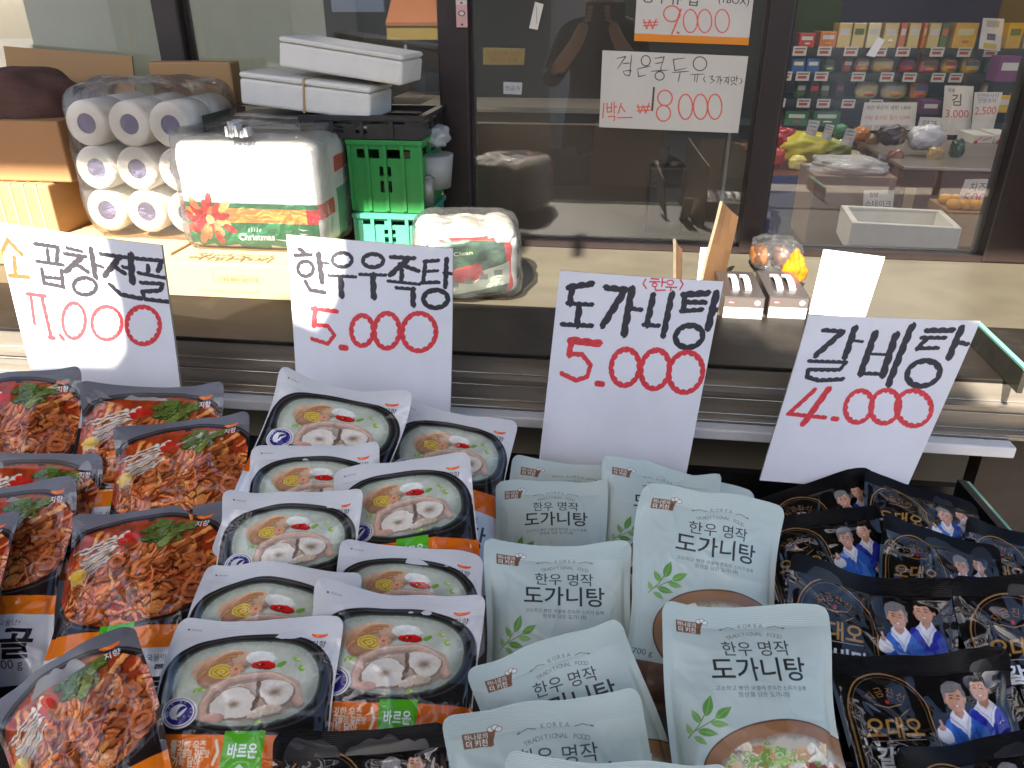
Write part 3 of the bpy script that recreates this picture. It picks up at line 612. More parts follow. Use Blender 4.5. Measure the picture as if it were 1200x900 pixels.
def art_black(seed):
    rg = random.Random(seed); a = Art(PW, PH, (14, 13, 14)); A = a.A
    gold = (156, 116, 66)
    def arch(x0, x1, y0, y1, w, c):
        cx = (x0+x1)/2; r = (x1-x0)/2
        pts = [(x0, y1)]+[(cx-r*math.cos(t), y0+r-r*math.sin(t)) for t in np.linspace(0, math.pi, 20)]+[(x1, y1)]
        a.stroke(pts, w, c)
    arch(.05, .51, .10, .72, .008, gold); arch(.07, .49, .12, .72, .004, (110, 82, 50)); a.stroke([(.05, .72), (.51, .72)], .006, gold)
    a.arctext('지금진선', .28, .36, .155, -.62, .62, .052, (150, 100, 58)); a.ell(.28, .262, .013, .013, (170, 44, 30)); a.stroke([(.20, .275), (.28, .292), (.36, .275)], .006, gold)
    a.text('오대오', .275, .40, w=.33, col=(170, 126, 62), bold=.022, shear=.12); a.stroke([(.33, .34), (.40, .30)], .008, (130, 100, 60), taper=.8)
    a.stroke([(.13, .468), (.43, .462)], .004, (170, 160, 150)); a.text('갈비탕', .29, .55, w=.31, col=(236, 238, 240), bold=.03, shear=.12, rot=.03)
    a.text('진하고 깊은 맛', .28, .645, w=.22, col=(150, 140, 128))
    def man(cx, cy, s, hair, robe, robe2, look):
        # shoulders and robe, sleeves, white collar, neck, head
        a.poly([(cx-1.25*s, cy+3.1*s), (cx-1.22*s, cy+1.75*s), (cx-.8*s, cy+1.2*s), (cx-.3*s, cy+.95*s), (cx+.3*s, cy+.95*s), (cx+.85*s, cy+1.2*s), (cx+1.3*s, cy+1.8*s), (cx+1.5*s, cy+3.3*s), (cx+.9*s, cy+3.9*s), (cx-.7*s, cy+3.9*s)], robe)
        for i in range(26):
            x = cx+rg.uniform(-1.1, 1.2)*s; y = cy+rg.uniform(1.5, 3.3)*s
            a.stroke(curl(x, y, rg.uniform(.4, 1.0)*s, rg.uniform(.9, 2.2), rg.uniform(-.6, .6)), rg.uniform(.05, .14)*s, rg.choice([robe2, (robe[0]*.6, robe[1]*.6, robe[2]*.7)]), al=.5, taper=.8)
        a.poly([(cx-.33*s, cy+.7*s), (cx+.36*s, cy+.7*s), (cx+.62*s, cy+1.15*s), (cx+.15*s, cy+2.3*s), (cx-.62*s, cy+1.2*s)], (226, 226, 230))
        a.stroke([(cx-.5*s, cy+1.1*s), (cx+.1*s, cy+1.95*s)], .1*s, (176, 180, 196)); a.stroke([(cx+.5*s, cy+1.05*s), (cx+.05*s, cy+2.0*s)], .1*s, (190, 194, 206))
        a.poly([(cx-.3*s, cy+.5*s), (cx+.3*s, cy+.5*s), (cx+.26*s, cy+.95*s), (cx+.02*s, cy+1.25*s), (cx-.26*s, cy+.95*s)], (186, 132, 106))
        a.ell(cx, cy-.15*s, .66*s, .86*s, hair, nz=.3, seed=int(cx*77)); sk = (212, 160, 132)
        a.ell(cx+look*.05*s, cy+.12*s, .54*s, .72*s, sk, shade=.22); a.ell(cx-.57*s, cy+.12*s, .09*s, .17*s, (190, 136, 108)); a.ell(cx+.57*s, cy+.12*s, .09*s, .17*s, (190, 136, 108))
        a.ell(cx-.05*s, cy-.56*s, .5*s, .27*s, hair, rot=-.2, nz=.3, seed=3)
        for e in (-1, 1):
            ex = cx+look*.08*s+e*.22*s
            a.stroke([(ex-.12*s, cy-.10*s), (ex, cy-.16*s), (ex+.12*s, cy-.10*s)], .05*s, (52, 38, 34)); a.stroke([(ex-.09*s, cy+.04*s), (ex, cy+.0*s), (ex+.09*s, cy+.04*s)], .055*s, (36, 26, 26))
        a.stroke([(cx+look*.1*s, cy+.02*s), (cx+look*.13*s+.03*s, cy+.24*s), (cx+look*.1*s-.04*s, cy+.27*s)], .05*s, (176, 118, 94), al=.8)
        a.poly([(cx+look*.08*s-.2*s, cy+.42*s), (cx+look*.08*s+.2*s, cy+.42*s), (cx+look*.08*s+.08*s, cy+.54*s), (cx+look*.08*s-.08*s, cy+.54*s)], (240, 232, 226)); a.stroke([(cx+look*.08*s-.22*s, cy+.41*s), (cx+look*.08*s, cy+.56*s), (cx+look*.08*s+.22*s, cy+.41*s)], .045*s, (164, 84, 76))
    def fist(x, y, s):
        a.ell(x, y+.45*s, .5*s, .6*s, (228, 226, 228), shade=.3); a.ell(x, y, .27*s, .25*s, (204, 150, 122), shade=.3); a.stroke([(x+.02*s, y-.1*s), (x+.06*s, y-.48*s)], .16*s, (212, 158, 130))
        for k in (-.08, .04, .14): a.stroke([(x-.2*s, y+k*s), (x+.02*s, y+k*s)], .03*s, (150, 98, 78))
    man(.82, .20, .088, (26, 22, 22), (44, 52, 160), (86, 96, 206), -1)
    man(.67, .245, .095, (128, 124, 122), (44, 98, 186), (96, 150, 224), .3)
    fist(.555, .40, .085); fist(.86, .50, .07)
    a.c[:int(.62*PW), int(.5*PW):] *= (1+.5*(vnoise(int(.62*PW), PW-int(.5*PW), 26, seed+3, 4)-.5))[..., None]
    mk = np.zeros((PH, PW), np.float32); mk[:, int(.53*PW):] = 1; a.warp(.08, .62, .012, .05, seed+40, mask=mk); a.warp(.08, .62, .004, .02, seed+41, mask=mk)
    a.text('국내산 소갈비', .76, .66, w=.22, col=(120, 112, 100)); a.text('700 g', .84, A-.12, w=.12, col=(170, 164, 156))
    a.rect(.08, A-.26, .92, A-.20, (60, 44, 28)); a.text('영양 가득 담은 진한 갈비탕', .5, A-.23, w=.5, col=(200, 180, 140))
    return a

YG = 1.95                                                              # the plane of the shop window
# ---------------------------------------------------------------- shared materials
m_alu = M('aluminium', (158, 150, 138), .38, metal=.65, var=.14, scale=3, stretch=(1, 30, 30), bump=.08, bscale=220, dirt=.55)
m_white = M('white_rail_paint', (222, 222, 224), .45, var=.05, scale=6, dirt=.35)
m_stone = M('dark_stone', (30, 26, 22), .55, var=.45, scale=14, bump=.12, bscale=90, dirt=.25, spec=.25)
m_counter = M('cream_counter', (90, 85, 71), .38, var=.4, scale=9, dirt=.85, dlo=.42, bump=.05)
m_frame = M('dark_brown_frame', (44, 33, 31), .42, var=.15, scale=8, bump=.03, dirt=.2)
m_black = M('black_plastic', (20, 19, 19), .45, var=.25, scale=12, bump=.1, bscale=140)
m_kraft = M('kraft_cardboard', (170, 132, 88), .75, var=.12, scale=5, bump=.1, bscale=90, stretch=(1, 1, 6))
m_kraft2 = M('pale_cardboard', (184, 156, 116), .75, var=.10, scale=5, bump=.1, bscale=90)
m_kraftd = M('dark_cardboard', (160, 118, 76), .78, var=.14, scale=5, bump=.1, bscale=90)
m_tape = M('packing_tape', (176, 142, 92), .25, var=.08, coat=.5)
m_edge = M('corrugated_edge', (150, 134, 110), .85, var=.35, scale=160, stretch=(1, .1, 1))
m_paper = M('white_paper', (214, 212, 210), .75, var=.03, scale=30)
m_foam = M('white_foam', (216, 213, 204), .65, var=.04, scale=20, bump=.35, bscale=230, dirt=.12)
m_ground = M('street_paving', (146, 136, 122), .85, var=.25, scale=2.2, bump=.5, bscale=40, dirt=.5)
m_wall = M('plaster_wall', (150, 142, 130), .85, var=.12, scale=1.4, bump=.2, bscale=30, dirt=.3)
m_brown = M('brown_stone_wall', (50, 42, 33), .7, var=.3, scale=9, bump=.3, bscale=60, dirt=.4)
m_intw = M('shop_interior_wall', (96, 88, 80), .8, var=.1, scale=1.5)
m_intf = M('shop_floor_tile', (104, 104, 98), .35, var=.15, scale=1.5)
m_wood = M('red_brown_wood', (92, 44, 34), .45, var=.35, scale=3, stretch=(1, 1, 9), bump=.06)
m_glass = MGLASS('window_glass', dust=.035, refl=2.5)
m_teal = M('green_glass_edge', (120, 190, 168), .15, var=.1, coat=.5)
# ---------------------------------------------------------------- ground, shop room
b = B(); b.box((-40, -40, -.2), (40, 2.0, 0)); tag(b.done('street', m_ground), None, None, kind='structure')
b = B(); b.box((-3.2, 2.001, -.2), (3.8, 10.2, .04)); tag(b.done('shop_floor', m_intf), None, None, kind='structure')
b = B(); b.box((-3.2, 10.2, .04), (3.8, 10.35, 2.9)); b.box((-3.35, 2.05, .04), (-3.2, 10.2, 2.9)); b.box((3.8, 2.05, .04), (3.95, 10.2, 2.9)); tag(b.done('shop_room_wall', m_intw), None, None, kind='structure')
b = B(); b.box((-3.35, 2.05, 2.9), (3.95, 10.35, 3.0)); tag(b.done('shop_ceiling', m_wall), None, None, kind='structure')
# ---------------------------------------------------------------- shop front
sf = thing('storefront', 'glazed shop front with dark brown mullions, silver track and cream display counter', 'shop front', loc=(0, YG, 0))
def child(o, par=None):                                                # keep world position under an Empty that has been moved
    par = par or sf; bpy.context.view_layer.update(); o.parent = par; o.matrix_parent_inverse = par.matrix_world.inverted(); return o
def zat(py, Y, px=560): return float(atY(px, py, Y)[2])
XL, XR = -2.6, .665
zA, zB = zat(437, 1.225), zat(468, 1.206); zC = zat(478, 1.188); zD = zat(498, 1.160)
b = B()
b.prism([(1.30, .948), (1.225, .948), (1.225, zA), (1.2065, zA), (1.2065, zA-.004), (1.2035, zA-.004), (1.2035, zA+.0015), (1.2, zA+.0015), (1.2, zA-.006), (1.206, zA-.008), (1.206, zB), (1.194, zB), (1.194, zB+.002), (1.188, zB+.002), (1.188, zC), (1.30, zC)], XL, XR+.16)
child(b.done('track_profile', m_alu))
m_highlight = M('edge_highlight', (214, 206, 194), .25, metal=.7, var=.1, scale=3, stretch=(1, 20, 20), dirt=.3)  # pale beads added as painted highlights along the track edges
for y_, z_ in ((1.2262, zA+.0012), (1.2072, zB+.0012), (1.2050, zA-.012), (1.1885, zC+.0045)):
    b = B(); b.cyl((XL, y_-.0012, z_), (XR+.159, y_-.0012, z_), .0011, seg=8); child(b.done('highlight_bead', m_highlight))
b = B(); b.box((XL, 1.160, zD), (XR+.004, 1.187, zC+.001), bev=.003); b.box((XL, 1.187, zD+.004), (XR-.035, 1.30, zC-.002)); child(b.done('white_rail', m_white))
b = B(); b.box((XL, 1.2255, .9485), (XR+.9, 1.47, .956), bev=.002); child(b.done('stone_ledge', m_stone))
b = B(); b.box((XL, 1.4705, .90), (XR+.9, YG-.03, .952)); child(b.done('counter_board', m_counter))
b = B(); b.box((XL, 1.245, 0), (XR-.02, 1.9, zD-.02)); child(b.done('dark_base', m_black)); b = B(); b.box((XR+.01, 1.262, 0), (XR+1.6, 1.92, .944)); child(b.done('base_wall', m_brown))
xc0, xc1 = atY(518.5, 200, YG-.03)[0], atY(551.5, 200, YG-.03)[0]
xr0 = atY(884, 150, YG-.03)[0]; xr1 = atY(912, 150, YG-.03)[0]
xl0 = atY(176, 5, YG-.03)[0]; xl1 = atY(206, 5, YG-.03)[0]
xe = atY(1166, 250, YG-.03)[0]
for i, (x0, x1) in enumerate(((xl0, xl1), (xc0, xc1), (xr0, xr1))):
    b = B(); b.box((x0, YG-.03, .953), (x1, YG+.04, 2.6), bev=.004); b.box((x1+.0005, YG-.005, .953), (x1+.008, YG+.03, 2.6)); child(b.done('mullion', m_frame))
b = B(); b.box((xe, YG-.03, .953), (xe+.10, YG+.05, 2.6), bev=.004); child(b.done('end_post', m_frame))
b = B(); b.box((xe+.11, 1.70, .96), (xe+.9, 1.74, 2.6)); b.box((xe+.15, 1.688, 1.0), (xe+.28, 1.699, 1.2)); child(b.done('side_panel', m_alu))
b = B(); b.box((XL, YG-.06, 2.6), (xe+.9, YG+.1, 5.2)); child(b.done('upper_wall', m_wall))
b = B(); b.box((XL-.3, 1.4, 0), (XL, YG+.1, 5.2)); child(b.done('side_wall', m_wall))
b = B(); b.box((XL, YG-.028, .953), (xe, YG+.03, .968)); child(b.done('bottom_rail', m_frame))
m_glare = MGLASS('glare_sheet', dust=.75, dcol=(.66, .70, .60), dvar=.2, lucent=True, refl=.5)  # pale sheet added; its colour imitates glare on the left panes
xf = atY(383, 40, YG+.02)[0]
b = B(); b.box((xl1+.012, YG+.014, .969), (xf, YG+.017, 2.6)); child(b.done('glare_sheet', m_glare))
b = B(); b.box((XL, YG+.014, .969), (xl0-.004, YG+.017, 2.6)); child(b.done('glare_sheet', m_glare))
for x0, x1, m in ((XL, xl0, m_glass), (xl1+.008, xc0, m_glass), (xc1+.008, xr0, m_glass), (xr1+.008, xe, m_glass)):
    b = B(); b.box((x0, YG, .969), (x1, YG+.006, 2.6)); child(b.done('window_pane', m))
# green-edged glass screen at the right end of the counter
p = atZ(1150, 378, 1.0); q = atZ(1207, 432, 1.0)
gsr = thing('glass_screen', 'low glass screen with a pale green edge at right end of the stone ledge', 'glass screen', loc=(p[0], p[1], .957))
p2, q2 = np.array(p), np.array(q); dd = (q2-p2); nn_ = np.array([dd[1], -dd[0], 0])/np.hypot(dd[0], dd[1])*.008
def slab(nm, z0, z1, m):
    b = B(); v = [b.bm.verts.new((c[0], c[1], z)) for z in (z0, z1) for c in (p2, q2, q2+nn_, p2+nn_)]
    for f in ((0, 1, 2, 3), (4, 5, 6, 7), (0, 1, 5, 4), (1, 2, 6, 5), (2, 3, 7, 6), (3, 0, 4, 7)): b.bm.faces.new([v[k] for k in f])
    child(b.done(nm, m), gsr)
slab('pane', .957, .996, MGLASS('screen_glass', dust=.3, tint=(.55, .7, .62), dcol=(.1, .09, .07))); slab('edge', .9962, 1.0, m_teal)
# ---------------------------------------------------------------- awning over the window, added shade canopy over the lane
m_canv = M('dark_awning_canvas', (58, 54, 50), .8, var=.1, scale=3, bump=.1)
m_tarp = MCLOTH('shade_tarpaulin', (120, 122, 132), .12); m_glint = MCLOTH('glint_strip_cloth', (236, 236, 240), .92)  # bright strips added to put glints on the pouch film
m_pole = M('galvanised_pole', (150, 150, 150), .4, metal=.8, var=.1)
aw = thing('shop_awning', 'dark canvas awning stretched out over the shop window', 'awning', loc=(0, YG-.06, 4.0))
QA = 2.79; AZ = 3.6
for qa, xa_, xb_ in ((QA+.03, -2.9, -.74), (QA+.13, -.738, 2.2)):
    b = B(); b.prism([(1.88, 4.10), (qa-AZ, AZ), (qa-AZ, AZ-.03), (qa-AZ+.005, AZ-.03), (qa-AZ+.01, AZ-.005), (1.88, 4.09)], xa_, xb_); child(b.done('canvas', m_canv), aw)
for x in (-2.8, -.6, 2.1):
    b = B(); b.cyl((x, 1.88, 3.2), (x, QA-AZ+.05, AZ-.035), .014); child(b.done('support_arm', m_pole), aw)
mc = thing('shade_canopy', 'grey tarpaulin canopy added to shade the stall, with bright strips added for glints', 'canopy', loc=(0, -1.6, 0))  # unseen canopy added to keep the sun off the stall
# near edge of the tarpaulin, cut to the outline of the shade it throws: x -> distance
edge = [(-3.2, 2.0), (-1.34, 2.02), (-1.21, 2.03), (-1.185, 2.06), (-1.165, 2.15), (-1.15, 2.30), (-1.10, 2.385), (-1.0, 2.41), (-.95, 2.40), (-.90, 2.33), (-.88, 2.14), (-.84, 2.12), (-.80, 2.17), (-.772, 2.24), (-.762, 2.34), (-.72, 2.405), (-.5, 2.42), (-.25, 2.41), (-.14, 2.38), (-.11, 2.25), (.10, 2.22), (.16, 2.2), (.22, 2.12), (.40, 2.10), (2.4, 2.1)]
b = B(); bot = [(x, q-3.0) for x, q in edge]; pl = [(x, -2.05) for x, q in edge[::-1]]
b.prism([(x, q-3.0) for x, q in edge]+[(x, -.995) for x, q in edge[::-1]], 3.0, 3.006, axis='z'); b.box((-3.2, -1.475, 3.0), (2.4, -1.125, 3.006)); b.box((-3.2, -2.05, 3.0), (2.4, -1.605, 3.006)); child(b.done('tarpaulin', m_tarp), mc)
for y0, y1 in ((-1.124, -.996), (-1.604, -1.476)):
    b = B(); b.box((-3.2, y0, 3.001), (2.4, y1, 3.005)); child(b.done('glint_strip', m_glint), mc)
for x, y in ((-3.1, -1.1), (2.3, -1.0), (-3.1, -2.0), (2.3, -2.0)):
    b = B(); b.cyl((x, y, 0), (x, y, 3.0), .025); child(b.done('pole', m_pole), mc)
# ---------------------------------------------------------------- across the lane (seen only as reflections in the glass)
ob = thing('opposite_building', 'pale plastered market building across the lane with red awning and shutters', 'building', loc=(0, -8, 0))
b = B(); b.box((-9, -9, 0), (9, -8, 4.2)); child(b.done('wall', M('white_render', (212, 208, 198), .8, var=.06, scale=1.5)), ob)
m_red = M('red_canvas', (150, 40, 34), .7, var=.12); m_shut = M('grey_shutter', (128, 134, 132), .4, metal=.4, var=.1, stretch=(1, 1, 20), scale=4)
for x in (-6.2, -2.4, 1.4, 5.2):
    b = B(); b.box((x-1.4, -7.999, .1), (x+1.4, -7.95, 2.3)); child(b.done('shutter', m_shut), ob)
for x in (-3.4, 2.2):
    b = B(); b.prism([(-7.99, 2.75), (-6.9, 2.45), (-6.9, 2.25), (-6.88, 2.25), (-6.88, 2.47), (-7.99, 2.77)], x-2.4, x+2.4); child(b.done('canvas_awning', m_red), ob)
ps = thing('market_parasol', 'many-coloured market parasol standing open in the lane', 'parasol', loc=(2.2, -2.6, 0))
b = B(); b.cyl((0, 0, 0), (0, 0, 2.3), .022); b.done('pole', m_pole, ps)
cols = [(176, 34, 40), (214, 176, 40), (40, 70, 150), (60, 120, 60)]
mcs = [MCLOTH('parasol_cloth', c) for c in cols]
b = B()
for k in range(8):
    a0, a1 = k*math.pi/4, (k+1)*math.pi/4
    v = [b.bm.verts.new(c) for c in ((0, 0, 2.25), (1.15*math.cos(a0), 1.15*math.sin(a0), 1.58), (1.15*math.cos(a1), 1.15*math.sin(a1), 1.58))]
    f = b.bm.faces.new(v); f.material_index = k % 4
    w = [b.bm.verts.new(c) for c in ((1.15*math.cos(a0), 1.15*math.sin(a0), 1.36), (1.15*math.cos(a1), 1.15*math.sin(a1), 1.36))]
    f = b.bm.faces.new((v[1], v[2], w[1], w[0])); f.material_index = k % 4
b.done('canopy_cloth', mcs, ps)
# ---------------------------------------------------------------- display table under the pouches
dt = thing('display_table', 'black display table with raised rim carrying all the food pouches', 'table', loc=(-.1, .6, 0))
TX0, TX1, TY0, TY1, TZ = -1.35, .60, .10, 1.135, .735
b = B(); b.box((TX0, TY0, TZ-.03), (TX1, TY1, TZ)); child(b.done('top_board', m_black), dt)
b = B()
b.box((TX0, TY1, TZ-.03), (TX1, TY1+.015, .80)); b.box((TX0-.015, TY0, TZ-.03), (TX0-.001, TY1+.015, .83)); b.box((TX0, TY0-.015, TZ-.03), (TX1, TY0-.001, .82))
child(b.done('rim', m_black), dt)
b = B(); b.box((TX0+.02, .16, TZ), (TX1-.03, .40, TZ+.07)); child(b.done('riser', m_black), dt)
e0 = atZ(1122, 562, .83); e1 = atZ(1196, 648, .83); dv = (e1-e0); e1 = e0+dv*4.5
sheetpts = [e0, e1]
b = B(); nx = .012
v = [b.bm.verts.new(c) for c in ((e0[0], e0[1], TZ-.03), (e1[0], e1[1], TZ-.03), (e1[0], e1[1], .83), (e0[0], e0[1], .83), (e0[0]+nx, e0[1], TZ-.03), (e1[0]+nx, e1[1], TZ-.03), (e1[0]+nx, e1[1], .83), (e0[0]+nx, e0[1], .83))]
for f in ((0, 1, 2, 3), (7, 6, 5, 4), (3, 2, 6, 7), (0, 4, 5, 1), (1, 5, 6, 2), (0, 3, 7, 4)): b.bm.faces.new([v[i] for i in f])
child(b.done('side_rim', m_black), dt)
b = B(); nx = .0125
for f_ in (0,):
    v = [b.bm.verts.new(c) for c in ((e0[0]+nx, e0[1], .80), (e1[0]+nx, e1[1], .80), (e1[0]+nx, e1[1], .828), (e0[0]+nx, e0[1], .828), (e0[0]+nx+.006, e0[1], .80), (e1[0]+nx+.006, e1[1], .80), (e1[0]+nx+.006, e1[1], .828), (e0[0]+nx+.006, e0[1], .828))]
    for f in ((0, 1, 2, 3), (7, 6, 5, 4), (3, 2, 6, 7), (0, 4, 5, 1), (1, 5, 6, 2), (0, 3, 7, 4)): b.bm.faces.new([v[i] for i in f])
child(b.done('green_edge_strip', m_teal), dt)
for x in (TX0+.05, TX1-.12):
    for y in (TY0+.05, TY1-.05):
        b = B(); b.box((x-.025, y-.025, 0), (x+.025, y+.025, TZ-.031)); child(b.done('leg', m_black), dt)

# ---------------------------------------------------------------- goods standing on the cream counter behind the signs
def xz(px, py, Y): p = atY(px, py, Y); return float(p[0]), float(p[2])
def carton(name, label, lo, hi, mat, rz=0., group=None, tape=True, cat='cardboard box', flaps=(), ry=0., rx=0.):
    lo = np.array(lo, float); hi = np.array(hi, float); c = ((lo[0]+hi[0])/2, (lo[1]+hi[1])/2, lo[2]); d = hi-lo
    t = thing(name, label, cat, group, loc=c, rz=rz); t.rotation_euler = (rx, ry, rz)
    b = B(); b.box((-d[0]/2, -d[1]/2, 0), (d[0]/2, d[1]/2, d[2]), bev=.004); b.done('body', mat, t)
    if tape:
        b = B(); b.box((-d[0]/2-.0012, -.024, d[2]*.62), (d[0]/2+.0012, .024, d[2]+.0015)); b.done('packing_tape', m_tape, t)
    for (p0, p1, ang, axis, ln) in flaps:
        b = B(); p0 = Vector(p0); p1 = Vector(p1); e = (p1-p0).normalized(); out = Vector((e.y, -e.x, 0)); w = out*math.cos(ang)*ln+Vector((0, 0, 1))*math.sin(ang)*ln
        nn = e.cross(w).normalized()*.004
        v = [b.bm.verts.new(q) for q in (p0, p1, p1+w, p0+w, p0+nn, p1+nn, p1+w+nn, p0+w+nn)]
        for f in ((0, 1, 2, 3), (7, 6, 5, 4), (0, 4, 5, 1), (1, 5, 6, 2), (2, 6, 7, 3), (3, 7, 4, 0)): b.bm.faces.new([v[i] for i in f])
        b.done('flap', mat, t)
    return t
CT = .953
# front carton with printed handling marks
x0, zt = xz(188, 306, 1.44); x1, _ = xz(338, 306, 1.44); zt = zt
ft = carton('cardboard_box', 'printed brown carton with handling marks, under the green Christmas tissue pack', (x0, 1.44, CT), (x1, 1.70, zt), m_kraft2, tape=False)
a = Art(420, 150, (184, 156, 116)); a.rect(.44, .13, .93, .20, (184, 156, 116)); ink = (92, 66, 40)
a.rect(.39, .115, .80, .19, ink); a.rect(.395, .12, .795, .185, (188, 160, 120)); rgx = random.Random(3); x = .43
while x < .76: w_ = rgx.uniform(.002, .008); a.rect(x, .13, x+w_, .175, ink); x += w_+rgx.uniform(.003, .008)
a.text('소비자 상담실 080-000-0000', .5, .29, w=.5, col=(120, 92, 60))
W_, H_ = x1-x0, zt-CT
sheet('front_print', [(-W_/2+.004, -.1304, H_-.004), (W_/2-.004, -.1304, H_-.004), (W_/2-.004, -.1304, .004), (-W_/2+.004, -.1304, .004)], [MP('carton_front_print', a, .75), m_kraft2], thick=.0003, n=(1, 1), parent=ft)
a = Art(420, 240, (186, 158, 118)); a.text('취급주의', .52, .45, w=.62, col=ink, bold=.02); a.text('횡적엄금', .50, .515, w=.66, col=ink, bold=.02) if False else None
a.text('취급주의', .48, .35, w=.64, h=.075, col=ink, bold=.02); a.text('횡적엄금', .46, .455, w=.66, h=.075, col=ink, bold=.02); a.stroke([(0, .52), (1, .525)], .004, (140, 108, 70)); a.stroke([(.02, .545), (.98, .55)], .01, (160, 128, 90))
sheet('top_print', [(-W_/2+.004, .016, H_+.0006), (W_/2-.004, .016, H_+.0006), (W_/2-.004, -.126, H_+.0006), (-W_/2+.004, -.126, H_+.0006)], [MP('carton_top_print', a, .75), m_kraft2], thick=.0003, n=(1, 1), parent=ft)
PT = zt+.002
# row of cartons carrying the paper packs
carton('cardboard_box', 'sunlit brown carton beneath the toilet rolls, behind the 11.000 sign', (-1.33, 1.50, CT), (x0-.012, 1.88, PT-.002), m_kraft2)
carton('cardboard_box', 'low brown carton under the green plastic crates', (x1+.012, 1.53, CT), (xc0-.02, 1.885, CT+.035), m_kraft2)
carton('cardboard_box', 'brown carton hidden behind the printed carton, under Christmas tissue pack', (x0, 1.705, CT), (x1, 1.90, PT-.002), m_kraft)
# far left: cartons, dark sack, standing flap
xa, za = xz(-40, 214, 1.60); xb, zb = xz(68, 266, 1.60)
c1 = carton('cardboard_box', 'strapped brown carton at far left beside the toilet rolls', (xa-.2, 1.60, CT), (xb, 1.88, za), m_kraft, tape=False)
for k in range(6):
    b = B(); xx = (xb-xa+.2)/2-.03-.032*k; b.box((xx-.003, -.1415, .0), (xx+.003, .1412, za-CT+.0012)); b.done('strap', m_kraft2, c1)
xa2, za2 = xz(-40, 140, 1.62); xb2, _ = xz(66, 140, 1.62)
c2 = carton('cardboard_box', 'open brown carton on top at far left, holding a dark sack', (xa2-.2, 1.62, za+.002), (xb2, 1.87, za2), m_kraftd, tape=False)
cx, cz = xz(38, 79, 1.745)
m_sack = M('dark_woven_sack', (84, 56, 46), .85, var=.4, scale=26, bump=1.0, bscale=120, stretch=(1, 1, 3))
tag(blob('woven_sack', (cx-.06, 1.745, cz-.085), (.34, .22, .17), [m_sack], p=2.1, lump=.11, seed=4, n=(72, 48)), 'dark brown woven sack bulging out of the open carton', 'sack')
f0, f1 = xz(5, 54, 1.905), xz(155, 66, 1.905); g0, g1 = xz(12, 130, 1.89), xz(155, 130, 1.89)
tag(sheet('cardboard_sheet', [(f0[0], 1.905, f0[1]), (f1[0], 1.905, f1[1]), (g1[0], 1.87, PT+.01), (g0[0], 1.87, PT+.01)], [m_kraft, m_edge], thick=.005, n=(6, 4), wav=.004), 'plain cardboard sheet standing against the window behind the dark sack', 'cardboard')
h0, h1 = xz(172, 79, 1.83), xz(280, 70, 1.86)
tag(carton('cardboard_box', 'brown carton behind the toilet rolls with its corner toward the window', (h0[0], 1.84, PT), (h1[0]-.02, 1.90, h0[1]+.012), m_kraft, rz=R(5), tape=False), 'brown carton behind the toilet rolls with its corner toward the window', 'cardboard box')
# toilet rolls in clear wrapping
m_tis = M('toilet_tissue', (236, 228, 212), .9, var=.03, scale=20, bump=.25, bscale=160); m_core = M('cardboard_core', (120, 112, 138), .8, var=.3, scale=60); m_wrap = MFILM('clear_wrapping')
m_wgreen = M('wrapper_side_print', (60, 74, 46), .35, var=.5, scale=11)
YA = 1.60; lx, lz = xz(64, 100, YA); rx_, _ = xz(216, 100, YA); RR = (rx_-lx)/6
ta = thing('toilet_roll_pack', 'clear wrapped pack of white toilet rolls, lower half in bright sun', 'toilet roll pack', loc=((lx+rx_)/2, YA, PT))
def roll_mesh():
    b = B(); segs = 40; Lh = .104; rin = .0215
    def ringv(r, y): return [b.bm.verts.new((r*math.cos(2*math.pi*i/segs), y, r*math.sin(2*math.pi*i/segs))) for i in range(segs)]
    prof = [(rin, .004), (RR-.007, .0), (RR-.002, .003), (RR, .009), (RR, Lh-.006), (RR-.004, Lh)]
    rings = [ringv(r*.985, y) for r, y in prof]
    for A_, B_ in zip(rings, rings[1:]):
        for i in range(segs): b.bm.faces.new((A_[i], A_[(i+1) % segs], B_[(i+1) % segs], B_[i])).smooth = True
    b.bm.faces.new(rings[-1])
    return b
def core_mesh():
    b = B(); b.cyl((0, .005, 0), (0, .10, 0), .0208, seg=24); return b
proto_r = proto_c = None
rows = 3; rgr = random.Random(6)
for j in range(rows):
    for i in range(3):
        for k in range(2):
            if proto_r is None:
                r_ = proto_r = roll_mesh().done('roll', m_tis, ta); c_ = proto_c = core_mesh().done('core', m_core, r_)
            else:
                r_ = proto_r.copy(); COL.objects.link(r_); r_.parent = ta; c_ = proto_c.copy(); COL.objects.link(c_); c_.parent = r_
            r_.location = ((i-1)*2*RR+rgr.uniform(-.002, .002), k*.108+rgr.uniform(-.003, .003), RR+j*RR*1.93+.010); r_.rotation_euler = (0, rgr.uniform(0, 6), 0)
Hh = rows*RR*1.93+.03
blob('wrapping', (0, .105, Hh/2+.004), (RR*6+.016, .245, Hh+.03), [m_wrap], p=7, lump=.035, seed=3, n=(90, 60), parent=ta)
b = B(); b.box((RR*3+.001, .05, .02), (RR*3+.004, .20, Hh-.05)); b.done('side_print', m_wgreen, ta)
